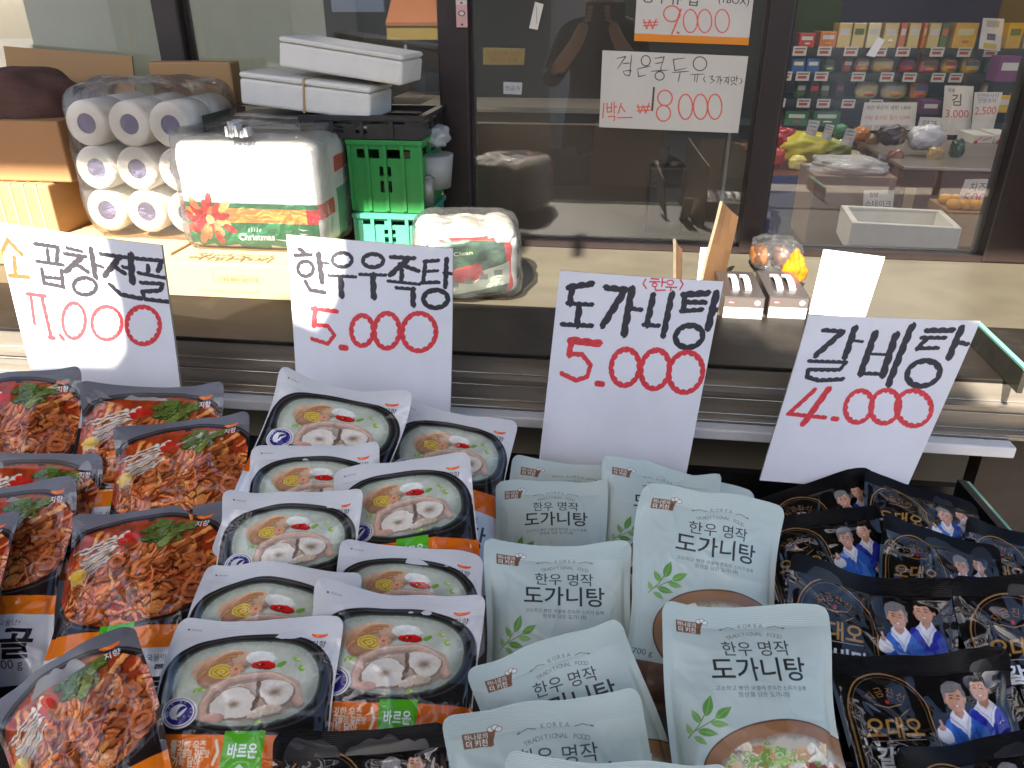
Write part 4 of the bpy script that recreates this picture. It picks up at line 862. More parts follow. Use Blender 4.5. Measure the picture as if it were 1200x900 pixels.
# Christmas tissue pack
YB = 1.53; lx, lz = xz(194, 160, YB); rx_, _ = xz(370, 190, YB); wB = rx_-lx; hB = lz-PT
a = Art(520, int(520*hB/wB), (244, 243, 240)); A = a.A; y1 = A*.56; gr = (28, 112, 62)
a.rect(0, y1, 1, A, gr); a.rect(0, y1+.035, 1, y1+.135, (206, 140, 62)); a.rect(.90, y1+.035, 1, y1+.135, (196, 34, 34))
rgx = random.Random(8)
for i in range(26):
    t = i/26*6.28; r = .05+.05*(i % 3); x, y = .19+math.cos(t)*r*1.1, y1+.12+math.sin(t)*r*.9
    a.ell(x, y, .055, .026, rgx.choice([(206, 60, 40), (224, 120, 70), (236, 190, 110), (180, 40, 40)]), rot=t, shade=.3)
a.ell(.20, y1+.12, .03, .03, (240, 214, 120)); a.text('Christmas', .52, y1+.235, w=.26, col=(240, 244, 238), bold=.03, rot=-.02)
for k in range(5): a.stroke([(.47+.02*k, y1+.195), (.475+.02*k, y1+.18-.008*(k % 2))], .007, (240, 244, 238))
a.stroke([(.66, y1+.25), (.8, y1+.262), (.95, y1+.22)], .012, (232, 240, 232), taper=.8)
for k in range(3): a.poly([(.83, y1+.17+.03*k), (.90, y1+.175+.03*k), (.86, y1+.182+.03*k)], (240, 240, 236))
sd = Art(360, int(360*hB/.34), (206, 204, 194)); Ah = sd.A
sd.rect(0, Ah*.56, .45, Ah*.56+.10, (200, 50, 44)); sd.rect(.55, Ah*.20, 1, Ah*.20+.10, (200, 50, 44)); sd.rect(.55, Ah*.5, 1, Ah, (70, 140, 96)); sd.text('Christmas', .25, Ah*.75, w=.3, col=(240, 240, 232), rot=1.57)
tb = thing('tissue_pack', 'large wrapped tissue pack with green Christmas print and orange band', 'tissue pack', loc=((lx+rx_)/2, YB, PT))
blob('body', (0, .10, hB/2-.002), (wB-.006, .195, hB-.008), [MP('tissue_front_print', a, .45), MP('tissue_side_print', sd, .45), M('tissue_top', (196, 192, 178), .6, var=.08, bump=.3, bscale=20)], p=14, lump=.012, seed=5, n=(80, 50), parent=tb)
blob('wrapping', (0, .10, hB/2+.006), (wB+.012, .208, hB+.022), [m_wrap], p=12, lump=.028, seed=9, n=(100, 60), parent=tb)
b = B()
for k in range(7):
    x = -.02+.007*k; b.box((x, -.014, hB+.004), (x+.006, .012+.01*(k % 3), hB+.024+.010*math.sin(k)), rot=Matrix.Rotation(.3*math.sin(k*2), 3, 'Y'), org=(x, 0, hB))
b.done('wrapping_knot', MFILM('white_film_knot', haze=.6), tb)
e0, ez = xz(248, 132, 1.76); e1, _ = xz(408, 132, 1.76); wD = e1-e0; hD = ez-PT
td = thing('tissue_pack', 'taller wrapped tissue pack right behind the one reading Christmas', 'tissue pack', loc=((e0+e1)/2, 1.76, PT))
fd = Art(300, int(300*hD/wD), (214, 210, 200)); fd.rect(0, fd.A*.30, 1, fd.A*.30+.10, (196, 50, 44)); fd.rect(0, fd.A*.45, 1, fd.A, (60, 132, 88))
blob('body', (0, .085, hD/2), (wD-.008, .16, hD-.01), [MP('rear_tissue_front', fd, .5), MP('rear_tissue_side', sd, .5), M('rear_tissue_top', (206, 202, 190), .6, var=.08, bump=.3, bscale=20)], p=9, lump=.02, seed=55, n=(70, 44), parent=td)
blob('wrapping', (0, .085, hD/2+.005), (wD+.008, .174, hD+.016), [m_wrap], p=8, lump=.04, seed=19, n=(90, 56), parent=td)
# green pack leaning beside it, in the sun
m_cgreen = M('dark_green_wrapper', (30, 62, 38), .3, var=.4, scale=14, coat=.5)
a = Art(420, 420, (30, 64, 40)); a.poly([(.0, .0), (1, .0), (1, .12), (0, .2)], (30, 70, 44)); a.stroke([(0, .10), (.5, .05), (.88, .10), (.92, .5), (.9, 1)], .07, (196, 36, 34))
a.poly([(.0, .78), (.9, .42), (.9, .72), (0, 1.0)], (150, 156, 138)); a.poly([(.35, .50), (.62, .42), (.66, .6), (.5, .72), (.36, .7)], (150, 40, 34)); a.text('Soft & Clean', .35, .28, w=.4, col=(190, 200, 170), rot=-.12)
for k in range(6): a.rect(.05+.14*k, .80-.055*k, .13+.14*k, .88-.055*k, (90, 100, 88))
px_, pz_ = xz(540, 312, 1.52)
tcp = thing('tissue_pack', 'dark green wrapped pack with red stripes on the sunny counter beside the window post', 'tissue pack', loc=(px_, 1.575, CT), rz=R(13))
mC = [MP('green_pack_front', a, .3, coat=.5, bump=.3), M('green_pack_end', (214, 208, 196), .6, var=.05, bump=.2), M('green_pack_top', (206, 200, 190), .6, var=.06)]
blob('body', (0, 0, .073), (.215, .20, .145), mC, p=4.5, lump=.05, seed=12, n=(72, 48), parent=tcp)
for i, x in enumerate((-.07, 0, .07)):
    blob('roll_bulge', (x, .0, .128), (.068, .185, .050), [m_tis], p=2.6, lump=.03, seed=20+i, n=(32, 20), parent=tcp)
blob('wrapping', (.004, -.002, .079), (.226, .210, .168), [m_wrap], p=5, lump=.05, seed=15, n=(90, 56), parent=tcp)
# crates
def crate(label, x0, x1, y0, y1, z0, z1, col, nm='plastic_crate', grp=None):
    m = M(nm+'_plastic', col, .4, var=.12, scale=5, bump=.06, dirt=.25); w, d, h = x1-x0, y1-y0, z1-z0
    t = thing(nm, label, 'crate', grp, loc=((x0+x1)/2, (y0+y1)/2, z0))
    def holes(L):
        out = []; n = max(3, int(L/.045)); s = L/n
        for i in range(1, n-1):
            if i % 4 != 3: out += [(s*(i+.22), h*.30, s*(i+.72), h*.47), (s*(i+.22), h*.54, s*(i+.72), h*.68)]
        out += [(L*.10, h*.80, L*.42, h*.93), (L*.52, h*.80, L*.86, h*.93)]
        return out
    for nm2, org, ux, nr, L in (('front_wall', (-w/2, -d/2, 0), (1, 0, 0), (0, 1, 0), w), ('rear_wall', (-w/2, d/2-.008, 0), (1, 0, 0), (0, 1, 0), w), ('end_wall', (-w/2, -d/2+.008, 0), (0, 1, 0), (1, 0, 0), d-.016), ('end_wall', (w/2-.008, -d/2+.008, 0), (0, 1, 0), (1, 0, 0), d-.016)):
        b = B(); perf(b, org, ux, (0, 0, 1), nr, L, h, .007, holes(L)); b.done(nm2, m, t)
    b = B(); b.box((-w/2-.006, -d/2-.006, h), (w/2+.006, -d/2+.010, h+.010)); b.box((-w/2-.006, d/2-.010, h), (w/2+.006, d/2+.006, h+.010)); b.box((-w/2-.006, -d/2+.0102, h), (-w/2+.010, d/2-.0102, h+.010)); b.box((w/2-.010, -d/2+.0102, h), (w/2+.006, d/2-.0102, h+.010))
    for k in range(5): b.box((-w/2+w*k/4-.004, -d/2-.005, .004), (-w/2+w*k/4+.004, -d/2-.0003, h-.001))
    b.done('top_rim', m, t)
    b = B(); b.box((-w/2+.009, -d/2+.009, .003), (w/2-.009, d/2-.009, .009)); b.done('bottom', m, t); return t
YC = 1.70
g0, zt = xz(408, 162, YC); g1, zb_ = xz(498, 250, YC); zb2 = zb_
crate('empty teal plastic crate, lowest of the crate stack, half hidden by the 5.000 sign', g0+.004, g1, YC-.01, YC+.20, CT+.037, zb2-.012, (70, 150, 124))
crate('bright green plastic crate in the middle of the stack', g0, g1-.004, YC, YC+.21, zb2, zt-.012, (44, 132, 66))
k0, kz = xz(372, 140, YC); ztk = xz(450, 141, YC)[1]
crate('black plastic crate on top of the green one, carrying white foam boxes', g0-.10, g1+.004, YC-.005, YC+.21, zt, ztk, (34, 34, 34))
m_can = M('grey_tin', (150, 146, 138), .4, metal=.4, var=.2)
for i in range(5):
    x = g0+.03+.033*i; b = B(); b.cyl((0, 0, 0), (0, 0, .062), .0155, seg=18); b.cyl((0, 0, .062), (0, 0, .066), .013, seg=18); o = b.done('drink_can', m_can); o.location = (x, YC+.045, zb2+.010)
    tag(o, 'small grey can inside the bright green crate', 'can', 'cans inside the green crate')
# foam boxes
FZ = ztk+.012; FH1 = xz(366, 94, YC)[1]-FZ; FH2 = xz(408, 58, YC)[1]-FZ-FH1
def foam(label, px0, py0, px1, py1, Y, dep, roll, zfix, lid):
    a0 = xz(px0, py0, Y); a1 = xz(px1, py1, Y); L = math.hypot(a1[0]-a0[0], a1[1]-a0[1])
    t = thing('foam_box', label, 'foam box', loc=((a0[0]+a1[0])/2, Y+dep/2, zfix)); t.rotation_euler = (0, roll, R(-3)); h = lid[0]
    b = B(); b.box((-L/2, -dep/2, 0), (L/2, dep/2, h*.8), bev=.006); b.done('body', m_foam, t)
    b = B(); b.box((-L/2-.001, -dep/2-.001, h*.8+.0012), (L/2+.001, dep/2+.001, h), bev=.006); b.done('lid', m_foam, t); return t, L
t1, L1 = foam('white foam box lying on the black crate, lower of the two', 277, 88, 434, 105, 1.70, .15, R(5.5), FZ+.002, (FH1, 0))
b = B(); b.box((-.002, -.0775, -.0015), (.002, .0775, FH1+.0015)); b.done('string', m_tape, t1)
t2, L2 = foam('white foam box on top, tipped down to the right', 324, 54, 472, 75, 1.71, .15, R(7.5), FZ+FH1+.008, (FH2, 0))
# bits between crate and window post
px_, pz_ = xz(507, 150, 1.82)
tag(blob('plastic_bag', (px_, 1.83, pz_-.02), (.07, .10, .05), [MFILM('cloudy_bag', haze=.4)], p=2.4, lump=.25, seed=31), 'small cloudy plastic bag squeezed between crates and window post', 'plastic bag')
b = B(); b.cyl((px_-.0, 1.80, pz_-.13), (px_-.0, 1.80, pz_-.055), .042, .05, seg=28); tag(b.done('plastic_tub', M('grey_tub', (150, 152, 146), .4)), 'grey plastic tub between the crates and the window post', 'tub')
# cardboard offcuts standing by the window
def offcut(label, pts_px, Y0, Y1, th=.006):                             # turned away from the sun and tipped forward a little
    P = [atY(px, py, Y) for (px, py), Y in zip(pts_px, (Y0-.04, Y1-.02, Y1+.03, Y0+.01))]
    return tag(sheet('cardboard_sheet', P, [m_kraftd, m_edge], thick=th, n=(3, 4), wav=.002), label, 'cardboard')
offcut('tall cardboard offcut standing on the counter beside the dark boxes', [(846, 236), (865, 254), (849, 332), (824, 330)], 1.58, 1.68)
offcut('short narrow cardboard offcut standing behind the bracketed 5.000 sign', [(791, 280), (799, 292), (800, 338), (794, 338)], 1.55, 1.60)
q0, q1 = atY(821, 290, 1.70), atY(834, 290, 1.70)
tag(sheet('white_card', [q0, q1, atY(830, 345, 1.64), atY(815, 345, 1.64)], [m_paper, m_paper], thick=.003, n=(1, 1)), 'sunlit white card behind the tall cardboard offcut', 'card')
# two dark carrying boxes
m_dbox = M('dark_printed_card', (58, 52, 50), .35, var=.12, coat=.3, scale=6)
lab = Art(260, 170, (96, 88, 84)); A = lab.A; lab.rect(0, .30, 1, A, (226, 222, 216)); lab.ell(.18, .15, .11, .045, (190, 36, 34)); lab.ell(.18, .15, .08, .02, (236, 210, 206)); lab.ell(.84, .14, .075, .075, (214, 214, 210)); lab.ell(.84, .14, .05, .05, (120, 120, 118)); lab.ell(.84, .14, .03, .03, (214, 214, 210))
rgx = random.Random(2)
for r_ in range(4):
    for c_ in range(10):
        if rgx.random() < .75: lab.rect(.04+.095*c_, .345+.07*r_, .04+.095*c_+rgx.uniform(.02, .08), .38+.07*r_, rgx.choice([(90, 90, 88), (130, 128, 124), (150, 60, 54)]), al=.8)
m_lab = MP('dark_box_label', lab, .4)
m_handle = M('white_plastic_handle', (226, 224, 220), .35)
for i, (p0, p1, lb) in enumerate(((846, 894, 'dark carrying box with white handle, left of the pair'), (899, 946, 'dark carrying box with white handle, right of the pair, by the sunlit paper'))):
    A0 = atZ(p0, 376, CT); A1 = atZ(p1, 377, CT); w = float(A1[0]-A0[0]); Yb = float(A0[1])+.012; zt_ = xz(p0, 347, Yb)[1]; h = zt_-CT; dp = .165
    t = thing('carrying_box', lb, 'box', 'dark carrying boxes', loc=(float(A0[0])+w/2, Yb+dp/2, CT))
    b = B(); b.box((-w/2, -dp/2, 0), (w/2, dp/2, h), bev=.0015); b.done('body', m_dbox, t)
    sheet('label_print', [(-w/2+.002, -dp/2-.0008, h-.002), (w/2-.002, -dp/2-.0008, h-.002), (w/2-.002, -dp/2-.0008, .002), (-w/2+.002, -dp/2-.0008, .002)], [m_lab, m_dbox], thick=.0004, n=(1, 1), parent=t)
    for sx in (-1, 1):
        b = B(); n_ = 12
        for q in range(n_):
            u0, u1 = q/n_, (q+1)/n_; f = lambda u: (sx*.012, -.045+.09*u, h+.0005+.010*math.sin(math.pi*u))
            b.box((f(u0)[0]-.006, f(u0)[1], min(f(u0)[2], f(u1)[2])), (f(u0)[0]+.006, f(u1)[1]-.0002, max(f(u0)[2], f(u1)[2])+.002))
        b.done('handle', m_handle, t)
# orange snack bag
ox, oz = xz(905, 306, 1.80)
for i_, (dx_, c_) in enumerate(((-.03, (140, 88, 50)), (.02, (96, 72, 58)))):
    tag(blob('snack_packet', (ox+dx_, 1.81, CT+.03), (.04, .08, .045), [M('snack_packet_film', c_, .35, var=.3, scale=30, coat=.4)], p=3, lump=.08, seed=44+i_, n=(28, 18)), ('light brown' if i_ == 0 else 'dark brown')+' snack packet inside the crumpled clear bag', 'snack')
ox, oz = xz(912, 300, 1.78)
tag(blob('snack_bag', (ox, 1.80, oz+.0), (.11, .13, .075), [MFILM('snack_film', haze=.03, bscale=22), ], p=3.0, lump=.12, seed=41, n=(60, 36)), 'crumpled clear bag on the counter behind the dark carrying boxes', 'plastic bag')
p_, q_ = xz(930, 322, 1.66)
tag(blob('orange_wrapper', (p_, 1.66, CT+.045), (.05, .03, .085), [M('orange_film', (236, 120, 20), .3, coat=.4)], p=1.5, lump=.3, seed=43, n=(36, 24)), 'bright orange wrapper sticking up behind the dark carrying boxes', 'wrapper')

# ---------------------------------------------------------------- hand-lettered price signs
def homog(src, dst):
    Am = []
    for (x, y), (u, v) in zip(src, dst):
        Am.append([x, y, 1, 0, 0, 0, -u*x, -u*y]); Am.append([0, 0, 0, x, y, 1, -v*x, -v*y])
    h = np.linalg.solve(np.array(Am, float), np.array([c for d in dst for c in d], float)); return np.append(h, 1).reshape(3, 3)
INK = (48, 45, 52); RED = (216, 58, 64)
class Sign:
    """lettering is given in the coordinates of an enlarged view: (x, y) / k + origin = spot of the photograph, then carried onto the card"""
    def __init__(s, quad, ar, base, k, org, res=520):
        s.a = Art(res, int(res*ar), base); s.a.c *= (1+.05*(vnoise(s.a.h, s.a.w, 90, int(quad[0][0]*7+500), 4)-.5)*2)[..., None]*(1+.008*np.sin(np.arange(s.a.h)*.9))[:, None, None]; s.H = homog(quad, [(0, 0), (1, 0), (1, ar), (0, ar)]); s.k = k; s.o = org
        s.sc = 1/math.hypot(quad[1][0]-quad[0][0], quad[1][1]-quad[0][1])/k
    def p(s, x, y):
        v = s.H@np.array([x/s.k+s.o[0], y/s.k+s.o[1], 1.]); return (v[0]/v[2], v[1]/v[2])
    def st(s, pts, w, col=INK, scallop=.25, seed=0, flip=False, **kw):
        scallop = scallop*1.5 if w > 9 else scallop
        P = []
        for a, b in zip(pts, pts[1:]):
            for i in range(4): P.append(s.p(a[0]+(b[0]-a[0])*i/4, a[1]+(b[1]-a[1])*i/4))
        P.append(s.p(*pts[-1]))
        if flip: P = P[::-1]
        kw.setdefault('nz', .3)
        s.a.stroke(P, w*s.sc*(1.10 if w > 9 else 1.0), col, scallop=scallop, seed=seed, **kw)
    def ring(s, cx, cy, rx, ry, w, col=INK, rot=0., scallop=.3, seed=0, a0=-1.9, a1=4.45):
        n = 30; pts = []
        for i in range(n+1):
            t = a0+(a1-a0)*i/n; x, y = rx*math.cos(t), ry*math.sin(t); pts.append((cx+x*math.cos(rot)-y*math.sin(rot), cy+x*math.sin(rot)+y*math.cos(rot)))
        s.st(pts, w, col, scallop, seed, flip=True)
m_signback = M('sign_board_back', (188, 186, 184), .8, var=.06); m_signedge = M('sign_board_edge', (170, 160, 142), .9, var=.3, scale=200)
def board(name, label, quad_px, Ys, art, bend=.006, wav=.005, thick=.005, seed=0, cat='price sign', group=None, rough=.55, back=None):
    P = [atY(px, py, Y) for (px, py), Y in zip(quad_px, Ys)]
    return tag(sheet(name, P, [MP(name+'_lettering', art, rough, bump=.05), back or m_signedge], thick=thick, n=(16, 18), bend=bend, wav=wav, seed=seed), label, cat, group)
WH = (226, 225, 228)
# --- 11.000
q = [(-9, 260), (190, 287), (216, 500), (56, 500)]; S = Sign(q, 1.08, WH, 3.529, (0, 240))
OR = (226, 84, 40)
for i, (p, w) in enumerate((([(35, 155), (5, 215)], 14), ([(35, 155), (105, 220)], 15), ([(68, 235), (75, 312)], 17), ([(45, 315), (140, 320)], 14))): S.st(p, w, OR, seed=i)
for i, (p, w) in enumerate((([(165, 172), (275, 185)], 13), ([(272, 190), (268, 245)], 16), ([(225, 200), (232, 250)], 15), ([(176, 250), (300, 265)], 12), ([(200, 285), (212, 345)], 15), ([(290, 290), (297, 358)], 16), ([(205, 318), (290, 325)], 12), ([(215, 345), (300, 360)], 13),
    ([(315, 188), (378, 202)], 12), ([(303, 214), (395, 226)], 13), ([(375, 228), (308, 292)], 18), ([(348, 255), (402, 292)], 16), ([(415, 190), (432, 312)], 20), ([(425, 255), (466, 272)], 11),
    ([(455, 212), (550, 225)], 13), ([(525, 225), (468, 307)], 18), ([(505, 265), (545, 297)], 15), ([(566, 215), (572, 332)], 22), ([(540, 268), (566, 276)], 12), ([(488, 345), (530, 390), (605, 408)], 15),
    ([(588, 230), (682, 240)], 13), ([(672, 240), (662, 284)], 16), ([(628, 260), (628, 298)], 14), ([(596, 295), (692, 318)], 12), ([(605, 338), (680, 343)], 13), ([(678, 345), (670, 370), (610, 375)], 14), ([(608, 378), (618, 410), (702, 422)], 14))): S.st(p, w, INK, seed=i, scallop=.3)
S.ring(390, 355, 48, 38, 14, seed=3)
S.st([(132, 392), (220, 400)], 12, RED); S.st([(150, 392), (168, 512)], 14, RED, seed=2); S.st([(202, 400), (248, 572)], 16, RED, seed=4); S.st([(238, 570), (262, 572)], 14, RED); S.st([(288, 560), (298, 575)], 16, RED)
S.ring(345, 500, 48, 74, 13, RED, seed=1); S.ring(475, 510, 58, 70, 13, RED, seed=5); S.ring(610, 520, 62, 80, 14, RED, seed=9, scallop=.5)
board('price_sign', 'white card price sign reading 11.000, leaning at left, half in sun', q, (1.10, 1.10, 1.045, 1.045), S.a, seed=1, bend=.008)
# --- 5.000 narrow
q = [(336, 275), (531, 291), (527, 505), (350, 505)]; S = Sign(q, 1.13, WH, 3.4615, (320, 240))
for i, (p, w) in enumerate((([(110, 180), (136, 196)], 13), ([(94, 208), (166, 205)], 12), ([(196, 205), (212, 315)], 20), ([(205, 236), (242, 240)], 9), ([(138, 315), (160, 350), (226, 360)], 14), ([(242, 290), (356, 295)], 10), ([(292, 298), (296, 368)], 20), ([(372, 285), (476, 288)], 10), ([(424, 290), (428, 374)], 20),
    ([(495, 214), (586, 219)], 13), ([(560, 222), (492, 286)], 17), ([(532, 245), (602, 271)], 14), ([(538, 268), (536, 308)], 15), ([(485, 312), (606, 326)], 10), ([(518, 340), (586, 346)], 11), ([(580, 346), (580, 408)], 18),
    ([(624, 232), (676, 228)], 12), ([(622, 274), (674, 270)], 10), ([(628, 234), (618, 318)], 13), ([(612, 320), (678, 318)], 12), ([(706, 222), (700, 338)], 15), ([(698, 280), (730, 283)], 11))): S.st(p, w, INK, seed=i, scallop=.32)
S.ring(140, 262, 36, 32, 13, seed=1); S.ring(298, 225, 42, 30, 12, seed=2); S.ring(425, 228, 42, 28, 13, seed=3); S.ring(665, 386, 46, 38, 16, seed=4)
S.st([(168, 425), (280, 435)], 14, RED); S.st([(182, 425), (176, 492)], 20, RED, seed=1); S.st([(176, 488), (240, 492), (270, 530), (240, 566), (168, 548)], 13, RED, seed=2, flip=True); S.st([(298, 578), (318, 580)], 22, RED, scallop=0)
for i, (cx, cy, rx, ry) in enumerate(((385, 510, 46, 62), (482, 512, 50, 72), (603, 520, 64, 78))): S.ring(cx, cy, rx, ry, 15, RED, seed=i, scallop=.42)
board('price_sign', 'white card price sign with wide 5.000 price, standing behind the white soup pouches', q, (1.10, 1.10, 1.045, 1.045), S.a, seed=2)
# --- 5.000 with brackets
q = [(656, 317), (848, 330), (803, 562), (630, 556)]; S = Sign(q, 1.2, WH, 3.213, (600, 280))
for i, (p, w) in enumerate((([(212, 186), (306, 172)], 17), ([(226, 190), (218, 245)], 19), ([(210, 248), (306, 252)], 12), ([(255, 258), (246, 328)], 20), ([(188, 330), (305, 333)], 13), ([(360, 186), (434, 193)], 17), ([(428, 196), (346, 328)], 21), ([(456, 190), (426, 357)], 22), ([(442, 262), (492, 269)], 12),
    ([(536, 212), (512, 322)], 19), ([(500, 325), (556, 329)], 12), ([(604, 210), (572, 364)], 19), ([(648, 212), (738, 207)], 18), ([(652, 240), (730, 242)], 14), ([(652, 214), (646, 272)], 16), ([(640, 274), (716, 270)], 13), ([(768, 206), (736, 340)], 22), ([(750, 268), (778, 273)], 14))): S.st(p, w, INK, seed=i, scallop=.34)
S.ring(668, 370, 52, 43, 17, seed=2, rot=-.2)
for p in ([(510, 150), (500, 168), (512, 186)], [(530, 148), (558, 150)], [(525, 160), (562, 160)], [(572, 146), (570, 178)], [(570, 162), (584, 162)], [(545, 182), (547, 193), (582, 192)], [(584, 180), (624, 182)], [(604, 180), (602, 196)], [(638, 152), (648, 170), (636, 190)]): S.st(p, 5, RED, scallop=.1)
S.ring(543, 172, 9, 7, 4, RED); S.ring(601, 163, 12, 9, 4, RED)
S.st([(220, 390), (332, 400)], 22, RED); S.st([(226, 390), (216, 442)], 20, RED, seed=1); S.st([(214, 440), (268, 440), (302, 480), (288, 525), (245, 540), (188, 516)], 14, RED, seed=2, flip=True); S.st([(326, 548), (346, 550)], 20, RED, scallop=0)
for i, (cx, cy, rx, ry) in enumerate(((432, 485, 54, 70), (543, 492, 54, 75), (655, 506, 64, 78))): S.ring(cx, cy, rx, ry, 15, RED, seed=i, scallop=.42, rot=.15)
board('price_sign', 'white card price sign with small red brackets above 5.000, in the middle', q, (1.10, 1.10, 1.04, 1.04), S.a, seed=3)
# --- 4.000
q = [(947, 369), (1149, 376), (1063, 572), (891, 564)]; S = Sign(q, 1.02, WH, 2.903, (860, 270))
for i, (p, w) in enumerate((([(298, 344), (366, 349)], 12), ([(362, 350), (272, 432)], 17), ([(405, 338), (370, 440)], 19), ([(392, 380), (432, 386)], 9), ([(248, 456), (376, 460)], 10), ([(372, 462), (352, 485), (248, 484)], 11), ([(244, 486), (240, 512), (280, 524), (362, 520)], 12),
    ([(475, 356), (424, 498)], 20), ([(546, 364), (500, 505)], 21), ([(450, 430), (520, 434)], 9), ([(425, 500), (502, 503)], 11), ([(602, 330), (520, 536)], 20), ([(654, 346), (742, 345)], 15), ([(636, 372), (716, 373)], 11), ([(650, 378), (622, 410)], 14), ([(620, 412), (692, 410)], 11), ([(772, 334), (726, 442)], 19), ([(748, 386), (790, 396)], 12))): S.st(p, w, INK, seed=i, scallop=.34)
S.ring(640, 500, 58, 44, 16, seed=4, rot=-.35)
S.st([(268, 554), (184, 634)], 14, RED); S.st([(178, 638), (304, 650)], 12, RED); S.st([(312, 554), (230, 670)], 20, RED, seed=2); S.st([(330, 652), (344, 654)], 16, RED, scallop=0)
for i, (cx, cy, rx, ry) in enumerate(((418, 612, 46, 56), (508, 613, 50, 58), (605, 619, 62, 60))): S.ring(cx, cy, rx, ry, 13, RED, seed=i, scallop=.42, rot=.45)
board('price_sign', 'white card price sign reading 4.000, leaning to the left above black pouches', q, (1.10, 1.10, 1.03, 1.03), S.a, seed=4)
# --- papers taped to the window
YP = YG-.008
q = [(706, 59), (877, 66), (865, 156), (702, 149)]; S = Sign(q, .53, (206, 198, 184), 5.62, (690, 0), res=460)
BK = (48, 36, 34); RD = (220, 92, 70)
for p in ([(185, 385), (245, 372), (190, 455)], [(225, 420), (275, 415)], [(285, 362), (272, 475)], [(228, 470), (280, 462), (268, 500), (238, 492), (228, 470)], [(318, 455), (410, 435)], [(325, 460), (330, 505), (378, 495)], [(435, 385), (500, 375), (480, 440)], [(440, 420), (492, 410)], [(478, 440), (478, 468)], [(412, 470), (525, 462)],
          [(635, 382), (560, 392), (570, 465), (645, 450)], [(552, 478), (662, 470)], [(605, 478), (592, 540)], [(670, 492), (765, 488)], [(703, 492), (698, 540)], [(722, 490), (712, 545)], [(768, 500), (758, 522), (772, 545)], [(792, 505), (820, 500), (808, 520), (830, 530), (800, 550)], [(838, 508), (862, 505), (845, 550)], [(872, 500), (866, 556)], [(868, 528), (884, 528)],
          [(890, 512), (915, 510), (892, 548)], [(902, 530), (918, 545)], [(925, 500), (918, 558)], [(938, 510), (938, 535), (960, 532), (960, 508), (938, 510)], [(975, 498), (972, 540)], [(972, 515), (988, 517)], [(952, 545), (935, 562)], [(952, 545), (975, 562)], [(1000, 515), (1010, 535), (992, 556)]): S.st(p, 6 if p[0][1] < 480 and p[0][0] < 780 else 5, BK, scallop=.15, taper=.5)
S.ring(378, 400, 30, 34, 6, BK, scallop=.1); S.ring(470, 500, 30, 28, 6, BK, scallop=.1); S.ring(735, 420, 44, 46, 6, BK, scallop=.1)
S.st([(432, 578), (420, 725)], 12, (96, 60, 30), scallop=.1); S.ring(505, 645, 48, 50, 9, RD, scallop=.1); S.ring(495, 745, 46, 52, 9, RD, scallop=.1)
for cx in (640, 738, 832): S.ring(cx, 703, 46, 82, 9, RD, scallop=.1)
for p in ([(100, 680), (92, 775)], [(120, 680), (122, 738), (150, 736), (152, 676)], [(122, 710), (150, 708)], [(168, 672), (168, 745)], [(168, 705), (186, 703)], [(130, 768), (172, 764), (168, 795)], [(215, 680), (195, 745)], [(215, 700), (240, 735)], [(190, 775), (288, 772)], [(325, 690), (340, 745), (362, 695), (378, 745), (400, 680)], [(322, 705), (408, 702)], [(322, 730), (408, 725)]): S.st(p, 8, RD, scallop=.15)
board('price_paper', 'paper price note reading 8000, taped on the window below another', q, (YP,)*4, S.a, bend=.001, wav=.0008, thick=.001, back=m_paper, cat='price note')
q = [(748, -34), (886, -26), (877, 53), (743, 48)]; S = Sign(q, .58, (206, 198, 186), 5.62, (690, 0), res=420)
a = S.a; p0 = S.p(303, 233); a.rect(0, a.A-.065, 1, a.A, (226, 136, 30))
u = S.p(600, -40); a.text('콩두유 팝', u[0]-.06, S.p(600, 0)[1]-.02, w=.5, col=BK, rot=.02); v_ = S.p(960, 15); a.text('(1BOX)', v_[0], v_[1]-.01, w=.26, col=BK, rot=.03)
S.ring(555, 90, 55, 52, 9, RD, scallop=.1); S.st([(615, 60), (585, 150), (555, 222)], 10, RD, scallop=.1); S.st([(592, 212), (602, 218)], 12, RD, scallop=0)
for cx in (678, 772, 885): S.ring(cx, 138, 46, 76, 8, RD, scallop=.1)
for p in ([(365, 130), (385, 190), (405, 130), (425, 190), (450, 125)], [(362, 148), (460, 145)], [(362, 168), (458, 164)]): S.st(p, 8, RD, scallop=.15)
board('price_paper', 'paper price note reading 9,000 with an orange lower edge, taped highest on the window', q, (YP,)*4, S.a, bend=.001, wav=.0008, thick=.001, back=m_paper, cat='price note')
# small stickers
a = Art(90, 260, (204, 158, 150)); a.rect(.0, .0, 1, .5, (206, 190, 182)); a.ell(.5, 1.4, .32, .32, (90, 70, 70)); a.ell(.5, 1.4, .22, .22, (214, 190, 184)); a.ell(.5, .3, .12, .12, (120, 40, 40)); a.ell(.5, 2.6, .12, .12, (120, 40, 40))
board('sticker', 'narrow pinkish sticker on the middle window post', [(534, 0), (547, 0), (548, 32), (535, 32)], (YG-.036,)*4, a, bend=0, wav=0, thick=.001, cat='sticker', back=m_paper)
a = Art(60, 140, (214, 206, 190)); a.stroke([(.3, .4), (.7, 1.8)], .06, (150, 130, 110))
board('paper_strip', 'crooked white paper strip stuck on the middle pane near the top', [(627, 2), (637, 5), (630, 35), (620, 33)], (YP,)*4, a, bend=0, wav=0, thick=.001, cat='paper strip', back=m_paper)
board('paper_strip', 'slanting white paper strip stuck on the right-hand pane before the snacks', [(1029, 43), (1037, 47), (1025, 67), (1015, 65)], (YP,)*4, Art(40, 90, (216, 212, 204)), bend=0, wav=0, thick=.001, cat='paper strip', back=m_paper)
